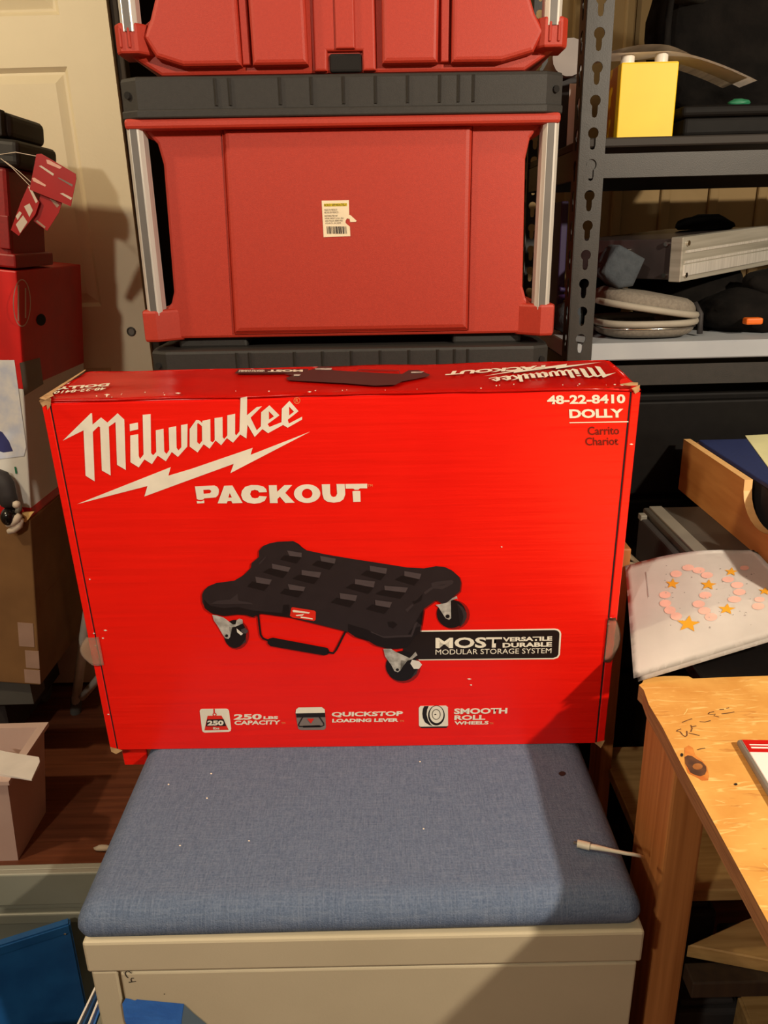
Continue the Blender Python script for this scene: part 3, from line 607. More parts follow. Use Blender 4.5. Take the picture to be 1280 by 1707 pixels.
# --- lettered logo, traced as outlines
z1 = lambda p: zoomed(p, 100, 650, 5.818); z2 = lambda p: zoomed(p, 300, 650, 5.818)
logo = [
 z1([(30, 490), (300, 225), (312, 225), (318, 335), (400, 265), (462, 315), (560, 225), (625, 285), (640, 775), (555, 725), (540, 310), (475, 355), (493, 828), (408, 780), (390, 360), (375, 352), (320, 405), (338, 885), (250, 830), (230, 390)]),
 z1([(677, 330), (757, 315), (760, 380), (680, 398)]),
 z1([(683, 440), (760, 428), (765, 640), (778, 668), (812, 625), (803, 240), (880, 233), (885, 612), (905, 632), (935, 600), (930, 390), (1005, 375), (1012, 595), (1035, 620), (1062, 580), (1055, 365), (1128, 350), (1132, 560), (1150, 585), (1178, 555), (1175, 340), (1238, 328), (1235, 548), (1145, 648), (1085, 600), (1028, 690), (948, 635), (893, 718), (820, 672), (765, 750), (685, 700)]),
 z2([(95, 378), (158, 290), (185, 292), (216, 318), (218, 298), (295, 283), (297, 495), (318, 508), (338, 485), (336, 272), (413, 262), (415, 458), (430, 475), (460, 440), (460, 245), (536, 230), (535, 425), (546, 440), (578, 400), (588, 75), (652, 65), (650, 245), (745, 165), (795, 158), (685, 268), (745, 390), (785, 352), (788, 215), (868, 148), (965, 245), (850, 330), (868, 358), (985, 312), (988, 180), (1062, 105), (1150, 205), (1045, 288), (1056, 325), (1185, 258), (1185, 285), (1045, 365), (1000, 338), (855, 418), (800, 378), (725, 455), (655, 335), (645, 470), (585, 430), (515, 510), (455, 465), (400, 535), (345, 488), (288, 568), (230, 525), (172, 605), (95, 548)]),
 z2([(168, 325), (180, 322), (214, 350), (216, 492), (190, 525), (168, 505)]),
 z2([(862, 205), (912, 255), (864, 288)]), z2([(1058, 160), (1106, 210), (1060, 246)]),
 z1([(170, 1105), (1075, 747), (1052, 830), (1280, 762)])+z2([(705, 560), (685, 628), (1265, 402), (490, 805), (522, 715), (0, 905)])+z1([(820, 1032), (850, 930)]),
]
FR.loops('printed_logo', logo, 'cream_print', 0.0006)
FR.loops('registered_mark', [ell(495, 667.5, 5.5, 5.5, 20), ell(495, 667.5, 4.6, 4.6, 20)], 'orange_print', 0.0006)
FR.text('registered_mark', 'R', (492.8, 670.6), (497.4, 670.4), (492.8, 664.6), 'orange_print', 0.0006, 0.0)
zp = lambda p: zoomed(p, 320, 790, 4.0)
pack = [
 zp([(20, 82), (150, 76), (168, 84), (179, 100), (180, 118), (176, 138), (160, 155), (82, 162), (78, 168), (65, 172), (46, 172), (33, 165)]), zp([(76, 105), (116, 103), (127, 109), (128, 118), (120, 128), (79, 131)]),
 zp([(32, 180), (46, 180), (60, 182), (82, 175), (83, 193), (35, 196)]),
 zp([(215, 78), (270, 76), (338, 192), (270, 195), (262, 178), (238, 180), (232, 195), (172, 195)]), zp([(252, 126), (243, 157), (266, 156)]),
 zp([(500, 120), (495, 100), (475, 82), (440, 74), (395, 73), (355, 85), (334, 110), (328, 140), (340, 172), (370, 190), (415, 198), (455, 192), (485, 178), (500, 150), (450, 146), (440, 158), (420, 162), (400, 156), (388, 135), (395, 112), (418, 104), (440, 110), (448, 122)]),
 zp([(512, 75), (565, 74), (568, 118), (616, 74), (668, 73), (622, 125), (685, 190), (622, 192), (586, 150), (570, 166), (572, 193), (520, 193)]),
 zp(ell(768, 130, 88, 62, 36)), zp(ell(768, 130, 35, 32, 28)),
 zp([(865, 68), (920, 67), (922, 130), (930, 148), (945, 153), (960, 148), (968, 130), (963, 66), (1018, 66), (1022, 135), (1010, 168), (985, 185), (945, 190), (905, 185), (880, 168), (870, 135)]),
 zp([(1023, 66), (1168, 64), (1168, 95), (1120, 95), (1110, 104), (1085, 104), (1075, 97), (1025, 97)]), zp([(1070, 115), (1085, 112), (1105, 112), (1122, 113), (1124, 185), (1075, 186)]),
]
FR.loops('printed_wordmark', pack, 'cream_print', 0.0006)
def T(name, s, x0, y0, x1, y1, m='cream_print', bold=0.02, sl=-0.012, sk=0.06, d=0.0006, face=FR, parent=None, space=1.0):
    """text set into the photo box x0,y0 (left, top) - x1,y1 (right, bottom) with the local slope of the print"""
    return face.text(name, s, (x0, y1), (x1, y1+sl*(x1-x0)), (x0-sk*(y1-y0), y0), m, d, bold, parent=parent, space=space)
T('trade_mark', 'TM', 612.5, 807, 621, 811, 'orange_print', 0.0)
T('printed_number', '48-22-8410', 912, 659, 1042, 674, bold=0.035, sl=-0.016)
T('printed_name', 'DOLLY', 949, 682, 1039, 697, bold=0.04, sl=-0.012)
FR.polys('printed_rule', [[(949, 703.5), (1047, 702), (1047, 703.6), (949, 705.2)]], 'cream_print', 0.0006)
T('printed_name', 'Carrito', 980, 711, 1032, 725, 'dark_red_print', 0.012, sl=-0.02); T('printed_name', 'Chariot', 976, 729, 1030.5, 742.5, 'dark_red_print', 0.012, sl=-0.02)
# --- printed picture of the dolly
zd = lambda p: zoomed(p, 300, 860, 2.4615); z4 = lambda p: zoomed(p, 330, 890, 5.565); z5 = lambda p: zoomed(p, 550, 890, 5.12)
zb = lambda p: zoomed(p, 680, 1035, 4.741)
FR.polys('banner_border', [zb([(-40, 76), (1160, 59), (1185, 63), (1204, 80), (1210, 100), (1200, 265), (1185, 290), (1150, 301), (-40, 312)])], 'cream_print', 0.0005)
FR.polys('banner', [zb([(-40, 86), (1158, 70), (1178, 74), (1192, 86), (1196, 102), (1187, 262), (1175, 280), (1146, 290), (-40, 302)])], 'black_print', 0.0008)
T('banner_text', 'MOST', 725.8, 1062.4, 836, 1080, bold=0.03, sk=0, d=0.0011); T('banner_text', 'VERSATILE', 837.5, 1061.5, 920, 1068.8, bold=0.04, sk=0, d=0.0011, sl=-0.02); T('banner_text', 'DURABLE', 837.5, 1071, 919.5, 1078.7, bold=0.04, sk=0, d=0.0011, sl=-0.02)
T('banner_text', 'MODULAR STORAGE SYSTEM', 725.8, 1082, 918.5, 1090.5, bold=0.0, sk=0, d=0.0011, sl=-0.013)
hull = zd([(92, 320), (100, 302), (118, 285), (150, 272), (225, 262), (262, 240), (292, 210), (295, 190), (325, 165), (325, 140), (342, 120), (370, 109), (400, 103), (465, 100), (488, 112), (500, 128), (520, 138), (600, 155), (700, 172), (850, 195), (930, 208), (1000, 212), (1050, 203), (1085, 206), (1115, 220), (1145, 247), (1152, 270), (1148, 305), (1115, 335), (1095, 352), (1075, 357), (1050, 342), (1000, 378), (985, 398), (968, 430), (990, 445), (985, 475), (962, 490), (945, 520), (930, 535), (890, 541), (850, 540), (800, 526), (772, 508), (755, 492), (720, 493), (690, 472), (590, 447), (450, 412), (330, 396), (300, 412), (270, 402), (235, 400), (180, 406), (130, 396), (104, 376), (93, 350)])
pic = FR.polys('printed_picture', [[(x+2.2, y+2.6) for x, y in hull], [(x+3, y+3) for x, y in zd(ell(225, 480, 52, 60, 20))], [(x+3, y+3) for x, y in zd(ell(910, 612, 70, 66, 20))], [(x+4, y+2) for x, y in zd(ell(1115, 400, 64, 60, 20))]], 'dolly_shadow', 0.0005)
FR.polys('picture_wheel', [zd(ell(226, 482, 46, 58, 22, 0.3)), zd(ell(910, 614, 66, 62, 24)), zd(ell(1113, 400, 60, 58, 24))], 'dolly_deep', 0.0010, parent=pic, sep=True)
FR.polys('picture_tread', [z5([(1085, 590), (1130, 620), (1165, 670), (1165, 710), (1145, 755), (1110, 790), (1132, 740), (1138, 700), (1125, 650)]), z5([(690, 1230), (740, 1190), (750, 1150), (735, 1160), (705, 1205)]), z4([(400, 1030), (445, 1000), (450, 960), (435, 980)])], 'dolly_mid', 0.0011, parent=pic, sep=True)
FR.polys('picture_bracket', [z4([(135, 745), (180, 752), (240, 770), (325, 835), (350, 835), (360, 795), (385, 780), (415, 790), (418, 825), (350, 855), (320, 860), (290, 855), (300, 950), (285, 968), (255, 962), (235, 935), (180, 840), (150, 800)]), z5([(455, 975), (520, 975), (560, 1000), (680, 1055), (730, 1000), (745, 1030), (700, 1065), (650, 1080), (605, 1070), (600, 1160), (580, 1175), (550, 1165), (520, 1110), (470, 1040)]), z5([(900, 600), (940, 595), (1020, 555), (1080, 525), (1095, 575), (1085, 545), (1030, 565), (1033, 715), (1015, 728), (985, 715), (950, 660), (925, 620)])], 'dolly_silver', 0.0014, parent=pic, sep=True)
FR.polys('picture_brake', [z5([(685, 1100), (700, 1068), (760, 1080), (785, 1110), (760, 1145), (715, 1145)]), z4([(360, 870), (420, 920), (400, 935), (365, 905)])], 'dolly_white', 0.0016, parent=pic, sep=True)
FR.polys('picture_brake', [z4([(400, 880), (440, 865), (468, 895), (450, 918), (405, 915)])], 'dolly_grey', 0.0016, parent=pic, sep=True)
FR.polys('picture_axle', [z4(ell(268, 938, 14, 14, 10)), z5(ell(575, 1152, 14, 12, 10)), z5(ell(1003, 697, 18, 16, 10))], 'dolly_deep', 0.0017, parent=pic, sep=True)
FR.polys('picture_deck', [hull], 'dolly_black', 0.0020, parent=pic)
lt = [[(440, 138), (500, 148), (500, 166), (450, 160)], [(575, 160), (640, 172), (635, 192), (580, 182)], [(378, 192), (455, 208), (445, 226), (380, 212)], [(500, 218), (580, 228), (572, 250), (500, 238)], [(310, 245), (378, 258), (368, 278), (315, 270)], [(443, 275), (515, 288), (508, 305), (450, 298)], [(778, 200), (850, 212), (845, 234), (780, 222)], [(920, 222), (990, 234), (982, 256), (920, 242)], [(718, 255), (800, 265), (795, 290), (718, 275)], [(838, 282), (935, 290), (925, 310), (840, 300)], [(655, 312), (728, 322), (720, 345), (658, 335)], [(800, 340), (870, 350), (860, 372), (802, 362)]]
FR.polys('picture_pocket', [zd([q[3], q[2], (q[2][0]-22, q[2][1]+26), (q[3][0]-38, q[3][1]+16), (q[0][0]-12, q[0][1]+20)]) for q in lt], 'dolly_deep', 0.0022, parent=pic, sep=True)
FR.polys('picture_wall', [zd(q) for q in lt], 'dolly_grey', 0.0024, parent=pic, sep=True)
FR.polys('picture_skirt', [zd([(100, 340), (125, 365), (180, 375), (240, 370), (300, 385), (420, 395), (425, 362), (450, 360), (450, 412), (330, 396), (300, 412), (270, 402), (235, 400), (180, 406), (130, 396), (104, 376)]), zd([(690, 440), (760, 460), (850, 500), (930, 490), (950, 460), (985, 450), (985, 475), (962, 490), (945, 520), (930, 535), (890, 541), (850, 540), (800, 526), (772, 508), (755, 492), (720, 493), (690, 472)]), z5([(740, 560), (790, 505), (780, 560), (720, 590), (700, 570)]), z5([(490, 745), (540, 740), (575, 765), (540, 800), (500, 780)])], 'dolly_deep', 0.0022, parent=pic, sep=True)
FR.polys('picture_edge', [z5([(800, 490), (870, 440), (960, 430), (1050, 400), (1045, 420), (960, 465), (880, 460), (810, 510)]), z5([(640, 640), (700, 590), (715, 600), (660, 660)]), z5([(860, 415), (900, 400), (1040, 385), (1060, 405), (960, 425), (870, 445)]), z4([(560, 270), (625, 205), (632, 212), (575, 275)]), z4([(120, 640), (180, 610), (300, 600), (370, 545), (380, 610), (500, 630), (510, 645), (400, 640), (230, 645)]), z5([(350, 820), (450, 865), (690, 850), (720, 760), (750, 740), (700, 870), (460, 880), (345, 830)])], 'dolly_mid', 0.0022, parent=pic, sep=True)
hd_ = []
for l, wd in (([(322, 398), (326, 440), (332, 485), (342, 500), (365, 508)], 8), ([(605, 555), (630, 560), (642, 545), (662, 505), (684, 462)], 8)):
    hd_ += stroke(zd(l), wd/2.4615)
hd_.append(zd([(360, 505), (366, 500), (382, 496), (605, 538), (613, 550), (606, 566), (590, 569), (372, 531), (360, 520)]))
FR.polys('picture_handle', hd_, 'dolly_deep', 0.0018, parent=pic)
FR.polys('picture_badge', [zd([(458, 373), (463, 370), (552, 384), (558, 390), (557, 422), (550, 427), (460, 412), (452, 405)])], 'print_red', 0.0026, parent=pic)
bd = [zd([(x/1.0, y) for x, y in p]) for p in ([(462, 384), (468, 381), (534, 391), (530, 396), (466, 390)], [(475, 402), (510, 398), (505, 404), (480, 406)], [(496, 408), (545, 415), (545, 420), (496, 413)])]
FR.polys('picture_badge', bd, 'cream_print', 0.0028, parent=pic)
# --- feature icons along the bottom
i1 = lambda p: zoomed(p, 320, 1165, 7.529); i2 = lambda p: zoomed(p, 485, 1165, 6.4); i3 = lambda p: zoomed(p, 690, 1165, 7.529)
ic = FR.polys('feature_icon', [i1([(98, 150), (105, 132), (125, 122), (430, 118), (455, 128), (466, 148), (492, 365), (488, 395), (465, 410), (160, 420), (138, 410), (128, 392)])], 'cream_print', 0.0006)
FR.polys('icon_weight', [i1([(198, 206), (372, 204), (462, 384), (158, 390)]), i1([(270, 120), (288, 120), (290, 172), (272, 172)])], 'print_red', 0.0009, parent=ic)
FR.loops('icon_ring', [i1(ell(285, 192, 26, 22, 18)), i1(ell(285, 192, 13, 11, 14))], 'print_red', 0.0008, parent=ic)
FR.polys('icon_band', [i1([(192, 250), (398, 246), (432, 334), (178, 338)])], 'black_print', 0.0012, parent=ic)
T('icon_text', '250', 346, 1200, 373, 1208.3, bold=0.05, sk=0, d=0.0015, parent=ic); T('icon_text', 'lbs', 355.5, 1211, 366, 1215, bold=0.02, sk=0, d=0.0013, parent=ic)
T('feature_text', '250', 389.5, 1190, 436, 1199.5, bold=0.04, sk=-0.06); T('feature_text', 'LBS', 439, 1193.5, 463.5, 1198.5, bold=0.05, sk=-0.06); T('feature_text', 'CAPACITY', 390.5, 1201, 467, 1208, bold=0.04, sk=-0.06); T('feature_text', 'TM', 469, 1203.5, 475.5, 1206.5, 'orange_print', bold=0)
ic = FR.polys('feature_icon', [i2([(50, 150), (55, 110), (80, 88), (330, 84), (360, 108), (365, 150), (373, 290), (368, 315), (350, 328), (105, 330), (80, 318), (72, 290)])], 'icon_grey', 0.0006)
FR.polys('icon_top', [i2([(50, 150), (55, 110), (80, 88), (330, 84), (360, 108), (363, 145)])], 'cream_print', 0.0009, parent=ic)
FR.polys('icon_bar', [i2([(55, 150), (362, 143), (367, 188), (62, 192)])]+[q for l in ([(125, 190), (85, 262), (82, 280), (95, 288), (330, 286), (352, 276), (350, 255), (305, 188)],) for q in stroke(i2(l), 1.7)]+[i2([(130, 280), (310, 274), (318, 296), (130, 300)])], 'black_print', 0.0012, parent=ic)
FR.polys('icon_arrow', [i2([(173, 205), (248, 203), (214, 256)])], 'print_red', 0.0014, parent=ic)
T('feature_text', 'QUICKSTOP', 552.5, 1186.5, 671, 1195.5, bold=0.04, sk=-0.06); T('feature_text', 'LOADING LEVER', 553.5, 1198, 664, 1204, bold=0.05, sk=-0.06); T('feature_text', 'TM', 666, 1200, 673, 1203, 'orange_print', bold=0)
ic = FR.polys('feature_icon', [i3([(60, 110), (80, 85), (400, 80), (425, 100), (428, 330), (412, 342), (75, 345), (62, 330)])], 'cream_print', 0.0006)
FR.polys('icon_shade', [i3([(66, 345), (425, 340), (408, 360), (95, 364)])], 'black_print', 0.0006, parent=ic)
FR.loops('icon_tyre', [i3([(130, 85), (185, 84), (165, 130), (158, 190), (175, 260), (205, 310), (235, 335), (190, 322), (140, 290), (112, 235), (104, 180), (112, 120)]), i3(ell(281, 202, 104, 126, 30)), i3(ell(283, 190, 88, 108, 30)), i3(ell(279, 190, 54, 66, 26)), i3(ell(279, 190, 47, 59, 26)), i3(ell(268, 190, 14, 8, 10))], 'black_print', 0.0009, parent=ic)
T('feature_text', 'SMOOTH', 756.5, 1180.5, 845, 1190, bold=0.04, sk=-0.06); T('feature_text', 'ROLL', 757, 1192, 808.5, 1200, bold=0.04, sk=-0.06); T('feature_text', 'WHEELS', 757, 1202, 814, 1207.7, bold=0.04, sk=-0.06); T('feature_text', 'TM', 816, 1204, 822, 1207, 'orange_print', bold=0)
# --- print on the top face, upside down for the camera
lp = [[FR.px(*q) for q in l] for l in logo]; allp = [q for l in lp for q in l]
lx0, lx1 = min(q.x for q in allp), max(q.x for q in allp); lz0, lz1 = min(q.y for q in allp), max(q.y for q in allp)
A = TP.px(1036, 632); B = TP.px(808, 634); ysp = (TP.px(980, 607).y, TP.px(980, 637).y)
def flip(q):
    u = (q.x-lx0)/(lx1-lx0); v = (q.y-lz0)/(lz1-lz0)
    return (A.x+(B.x-A.x)*u, ysp[0]+(ysp[1]-ysp[0])*v)
TP.loops('printed_logo', [[flip(q) for q in l] for l in lp], 'cream_print', 0.0021, px=False)
TP.text('printed_wordmark', 'PACKOUT', (909, 611.5), (746, 622), (908, 617.5), 'cream_print', 0.0021, 0.05)
TP.text('printed_name', 'DOLLY', (184, 641.5), (98, 648), (181, 646.5), 'cream_print', 0.0021, 0.05)
TP.text('printed_number', '48-22-8410', (178, 648.5), (93, 655), (175, 653), 'cream_print', 0.0021, 0.02)
z7 = lambda p: zoomed(p, 370, 600, 3.459)
TP.polys('printed_picture', [z7([(360, 92), (480, 75), (530, 62), (560, 48), (620, 50), (640, 70), (870, 84), (1040, 92), (1075, 70), (1130, 68), (1200, 95), (1190, 105), (1120, 120), (1040, 135), (1000, 155), (880, 160), (700, 145), (500, 135), (380, 128), (370, 112), (410, 102)])], 'dolly_black', 0.0022)
TP.polys('picture_handle', stroke(z7([(770, 85), (790, 66), (1020, 70), (1025, 90)]), 1.1), 'dolly_black', 0.0021)
TP.polys('printed_banner', [z7([(95, 64), (500, 62), (490, 86), (75, 88)])], 'dolly_black', 0.0021)
TP.polys('picture_wheel', [z7([(535, 60), (635, 58), (630, 70), (540, 68)]), z7([(415, 95), (455, 95), (445, 106), (415, 106)]), z7([(1090, 80), (1165, 78), (1150, 88), (1090, 88)])], 'dolly_silver', 0.0025, sep=True)
TP.text('banner_text', 'MOST', (505, 619.4), (447, 619.6), (505, 623.0), 'cream_print', 0.0024, 0.05)
TP.text('banner_text', 'VERSATILE DURABLE', (442, 619.6), (399, 620), (441, 623), 'cream_print', 0.0024, 0.02)
# ================================================================== WORKBENCH ON THE RIGHT
DZ = 0.74
wk = thing('workbench', 'home built wooden workbench with particle board top and lumber legs', 'workbench', (0.6, 0.4, 0))
edge = [(0.272, -0.25), (0.2725, 0.10), (0.271, 0.30), (0.2725, 0.42), (0.2745, 0.52), (0.2755, 0.60), (0.278, 0.66), (0.2775, 0.70), (0.281, 0.728), (0.279, 0.738), (0.284, 0.742), (0.2895, 0.752), (0.3015, 0.753), (0.312, 0.7545), (0.325, 0.7545), (0.340, 0.753), (0.343, 0.748), (0.40, 0.7495), (1.0, 0.752), (1.0, -0.25)]
tt = MB().prism(edge, 2, DZ-0.019, DZ).build('tabletop', 'osb', wk)
tt.data.materials.append(M['ply_edge'])
for p in tt.data.polygons:
    if abs(p.normal.z) < 0.5: p.material_index = 1
for x0, y0, zt in ((0.285, 0.635, DZ-0.019), (0.957, 0.635, DZ-0.019), (0.285, -0.20, DZ-0.019), (0.957, -0.20, DZ-0.019)):
    MB().box(x0, x0+0.038, y0, y0+0.089, 0.0, zt, 0.003, 2).build('leg', 'fir', wk)
MB().box(0.313, 0.330, 0.948, 1.004, 0.0, 0.815, 0.002, 2).build('rear_post', 'fir', wk)
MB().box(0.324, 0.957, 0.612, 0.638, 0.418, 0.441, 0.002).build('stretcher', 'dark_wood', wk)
MB().box(0.352, 0.90, 0.94, 0.978, 0.405, 0.441, 0.002).build('stretcher', 'fir', wk)
MB().box(0.327, 0.99, 0.72, 1.0, 0.441, 0.459, 0.002).build('lower_shelf', 'shelf_ply', wk)
TF = Face(wk, (-0.6, -0.4, DZ), (1, 0, 0), (0, 1, 0), (0, 0, 1))
zk = lambda p: zoomed(p, 1100, 1150, 7.111)
TF.polys('knot_stain', [zk([(290, 690), (340, 660), (390, 690), (420, 780), (500, 840), (560, 920), (580, 1020), (570, 1075), (500, 1080), (420, 1030), (330, 990), (300, 900), (290, 800)])], 'knot_ring', 0.0003)
TF.polys('knot', [zk([(292, 800), (330, 780), (380, 790), (440, 830), (500, 860), (545, 910), (552, 960), (530, 1010), (480, 1028), (420, 1015), (360, 985), (330, 930), (300, 880)])], 'knot', 0.0005)
TF.polys('knot_heart', [zk(ell(445, 915, 60, 38, 18))], 'fir', 0.0007)
TF.polys('screw_hole', [zk(ell(897, 1122, 22, 14, 12)), zk(ell(258, 775, 18, 22, 10))], 'ink_black', 0.0004, sep=True)
ink('pencil_marks', [[(262, 390), (320, 365), (380, 345)], [(250, 465), (205, 482), (195, 495), (240, 500), (265, 535), (300, 560), (320, 540), (318, 490)], [(365, 500), (380, 460), (365, 420)], [(340, 515), (400, 528), (470, 545)], [(470, 380), (530, 385), (600, 368)], [(640, 262), (590, 270), (570, 290), (600, 296), (660, 290), (640, 310), (700, 325)], [(705, 236), (760, 232)], [(785, 222), (820, 215)], [(730, 288), (800, 280), (880, 264)], [(440, 715), (490, 700), (535, 694)], [(380, 440), (430, 430)]], 0.0011, 'knot', 0.0004, TF, kk=zk)
fl_ = []
random.seed(5)
for i in range(26):
    X_, Y_ = random.uniform(0.285, 0.46), random.uniform(0.36, 0.745); a = random.uniform(0, math.pi); l = random.uniform(0.006, 0.022); wd = random.uniform(0.0004, 0.0009)
    fl_ += stroke([(X_-math.cos(a)*l/2, Y_-math.sin(a)*l/2), (X_+0.03*l*math.sin(a), Y_-0.03*l*math.cos(a)), (X_+math.cos(a)*l/2, Y_+math.sin(a)*l/2)], wd)
TF.polys('wood_flakes', fl_, 'osb_light', 0.0002, px=False)['kind'] = 'stuff'
# loose offcut on the lower shelf
p_ = [onZ(1147, 1575, 0.46), onZ(1240, 1533, 0.46), onZ(1330, 1500, 0.46), onZ(1330, 1610, 0.46)]
tag(MB().prism([(q.x, q.y) for q in p_], 2, 0.441, 0.460, 0.0015, 1).build('plywood_offcut', 'shelf_ply'), 'loose plywood offcut lying slanted on the rail under the workbench', 'board')
p_ = [onZ(1230, 1662, 0.20), onZ(1300, 1640, 0.20), onZ(1420, 1740, 0.20), onZ(1262, 1745, 0.20)]
pb_ = thing('scrap_box', 'tan wooden scrap box on the floor under the workbench', 'box', (p_[0].x, p_[0].y, 0))
MB().prism([(q.x, q.y) for q in p_], 2, 0.0, 0.20, 0.002, 1).build('box_body', 'shelf_ply', pb_)
MB().prism([(q.x+0.004, q.y-0.001) for q in p_], 2, 0.198, 0.203, 0.001, 1).build('box_lid', 'shelf_ply', pb_)
for i, (xx, yy_, rr) in enumerate(((0.46, 0.86, 0.05), (0.58, 0.88, 0.06), (0.46, 0.985, 0.055))):
    m = MB().box(xx-rr, xx+rr, yy_-rr, yy_+rr, 0, 0.13+0.03*i, 0.006).box(xx-rr*0.8, xx+rr*0.8, yy_-rr*0.8, yy_+rr*0.8, 0.13+0.03*i, 0.14+0.03*i, 0.003)
    tag(m.build('storage_tub', 'charcoal'), ('small charcoal tub on the floor under the workbench', 'middle sized charcoal tub on the floor under the workbench', 'tallest charcoal tub on the floor under the workbench')[i], 'tub', 'charcoal tubs under the workbench')
# clear card holder lying on the bench
ch = thing('card_holder', 'clear card holder with red and white card lying on the workbench', 'card holder', onZ(1226, 1241, DZ), (0, 0, math.radians(-4)))
CHF = MW[ch]
MB().box(0, 0.085, -0.13, 0.0, 0, 0.007, 0.003, 3).build('holder', 'mid_grey', ch, world=False)
MB().box(0.004, 0.081, -0.126, -0.003, 0.006, 0.0078, 0.0005, 1).build('card', 'paper', ch, world=False)
MB().box(0.004, 0.081, -0.022, -0.003, 0.0074, 0.0081, 0.0002, 1).build('red_header', 'box_red', ch, world=False)
for yv, wd in ((-0.011, 0.0016), (-0.0155, 0.002)): MB().box(0.008, 0.072, yv-wd/2, yv+wd/2, 0.008, 0.0083).build('header_print', 'paper', ch, world=False)
for yv in (-0.042, -0.047, -0.06, -0.066): MB().box(0.018, 0.07, yv-0.0004, yv+0.0004, 0.0076, 0.008).build('card_print', 'ink_grey', ch, world=False)
# dark metal table behind the bench
mt = thing('metal_table', 'low black metal table between workbench and shelving', 'table', (0.7, 1.0, 0))
MB().box(0.365, 1.05, 0.775, 1.215, 0.705, 0.722, 0.003).build('table_top', 'black_gloss', mt)
for x_ in (0.38, 1.02):
    for y_ in (1.006, 1.18): MB().box(x_, x_+0.022, y_, y_+0.022, 0, 0.706).build('leg', 'black_cab', mt)
    MB().box(x_, x_+0.022, 0.79, 1.205, 0, 0.022, 0.002).build('floor_runner', 'black_cab', mt)
gd = thing('grey_drawer_case', 'dark flat drawer case with pale grey edging on the black table', 'case', (0.6, 1.05, 0.722))
MB().box(0.412, 0.86, 0.90, 1.150, 0.722, 0.800, 0.003).build('case_body', 'dark_grey', gd)
MB().box(0.421, 0.441, 0.899, 1.148, 0.797, 0.8025, 0.001).build('edge_strip', 'mid_grey', gd)
MB().box(0.399, 0.413, 0.90, 1.128, 0.722, 0.793, 0.003).build('side_rail', 'charcoal', gd)
MB().box(0.398, 0.408, 1.115, 1.129, 0.79, 0.799, 0.001).build('corner_cap', 'mid_grey', gd)
tag(MB().tube([(0.375, 1.10, 0.7265), (0.395, 1.085, 0.7265), (0.39, 1.13, 0.7265), (0.37, 1.15, 0.7265)], 0.004, 8).build('cable_loop', 'cable_white', smooth=True), 'short white cable on the black table behind the carton', 'cable')
# bamboo tray
bt_ = thing('bamboo_tray', 'open bamboo tray with rounded finger notch in its side', 'tray', (0.65, 1.0, 0.80))
TZ0, TZ1 = 0.8005, 0.887
def notch(y0, y1, yc, r, dz):
    out = [(y0, TZ0), (y1, TZ0), (y1, TZ1)]
    out += [(yc+r, TZ1)]
    for i in range(1, 14):
        a = math.pi*i/14; out.append((yc+r*math.cos(a), TZ1-dz*math.sin(a)**0.8))
    return out+[(yc-r, TZ1), (y0, TZ1)]
MB().prism(notch(0.79, 1.236, 0.953, 0.058, 0.052), 0, 0.500, 0.511).build('tray_side', 'bamboo', bt_)
eb = notch(0.79, 1.236, 0.953, 0.058, 0.052)[2:-1]
for a, b in zip(eb+[(0.79, TZ1)], (eb+[(0.79, TZ1)])[1:]):
    pass
m = MB(); pts = eb+[(0.79, TZ1)]
for (a0, b0), (a1, b1) in zip(pts, pts[1:]):
    m.face([(0.4998, a0, b0+0.0004), (0.5112, a0, b0+0.0004), (0.5112, a1, b1+0.0004), (0.4998, a1, b1+0.0004)])
m.build('pale_edge', 'bamboo_edge', bt_)
MB().box(0.80, 0.811, 0.79, 1.236, TZ0, TZ1, 0.001, 1).build('tray_side', 'bamboo', bt_)
MB().box(0.511, 0.80, 1.225, 1.236, TZ0, TZ1-0.006, 0.001, 1).build('tray_back', 'bamboo', bt_)
MB().box(0.511, 0.80, 0.79, 0.801, TZ0, TZ1-0.006, 0.001, 1).build('tray_front', 'bamboo', bt_)
MB().box(0.511, 0.80, 0.80, 1.226, TZ0, TZ0+0.006).build('tray_floor', 'bamboo', bt_)
nb = thing('navy_binder', 'navy blue binder lying in the bamboo tray', 'binder', (0.65, 1.0, TZ0+0.006))
MB().box(0.519, 0.795, 0.81, 1.222, TZ0+0.082, TZ0+0.0885, 0.001, 1).build('top_cover', 'navy', nb)
MB().box(0.527, 0.79, 0.82, 1.216, TZ0+0.010, TZ0+0.083).build('pages', 'charcoal', nb)
MB().box(0.519, 0.795, 0.81, 1.222, TZ0+0.006, TZ0+0.0105).build('bottom_cover', 'navy', nb)
yp = [onZ(*q, TZ0+0.0895) for q in ((1242, 726), (1320, 722), (1400, 850), (1285, 785))]
tag(MB().prism([(q.x, q.y) for q in yp], 2, TZ0+0.0886, TZ0+0.0896).build('yellow_sheet', 'pale_yellow'), 'pale yellow sheet of paper lying on the navy binder', 'paper')
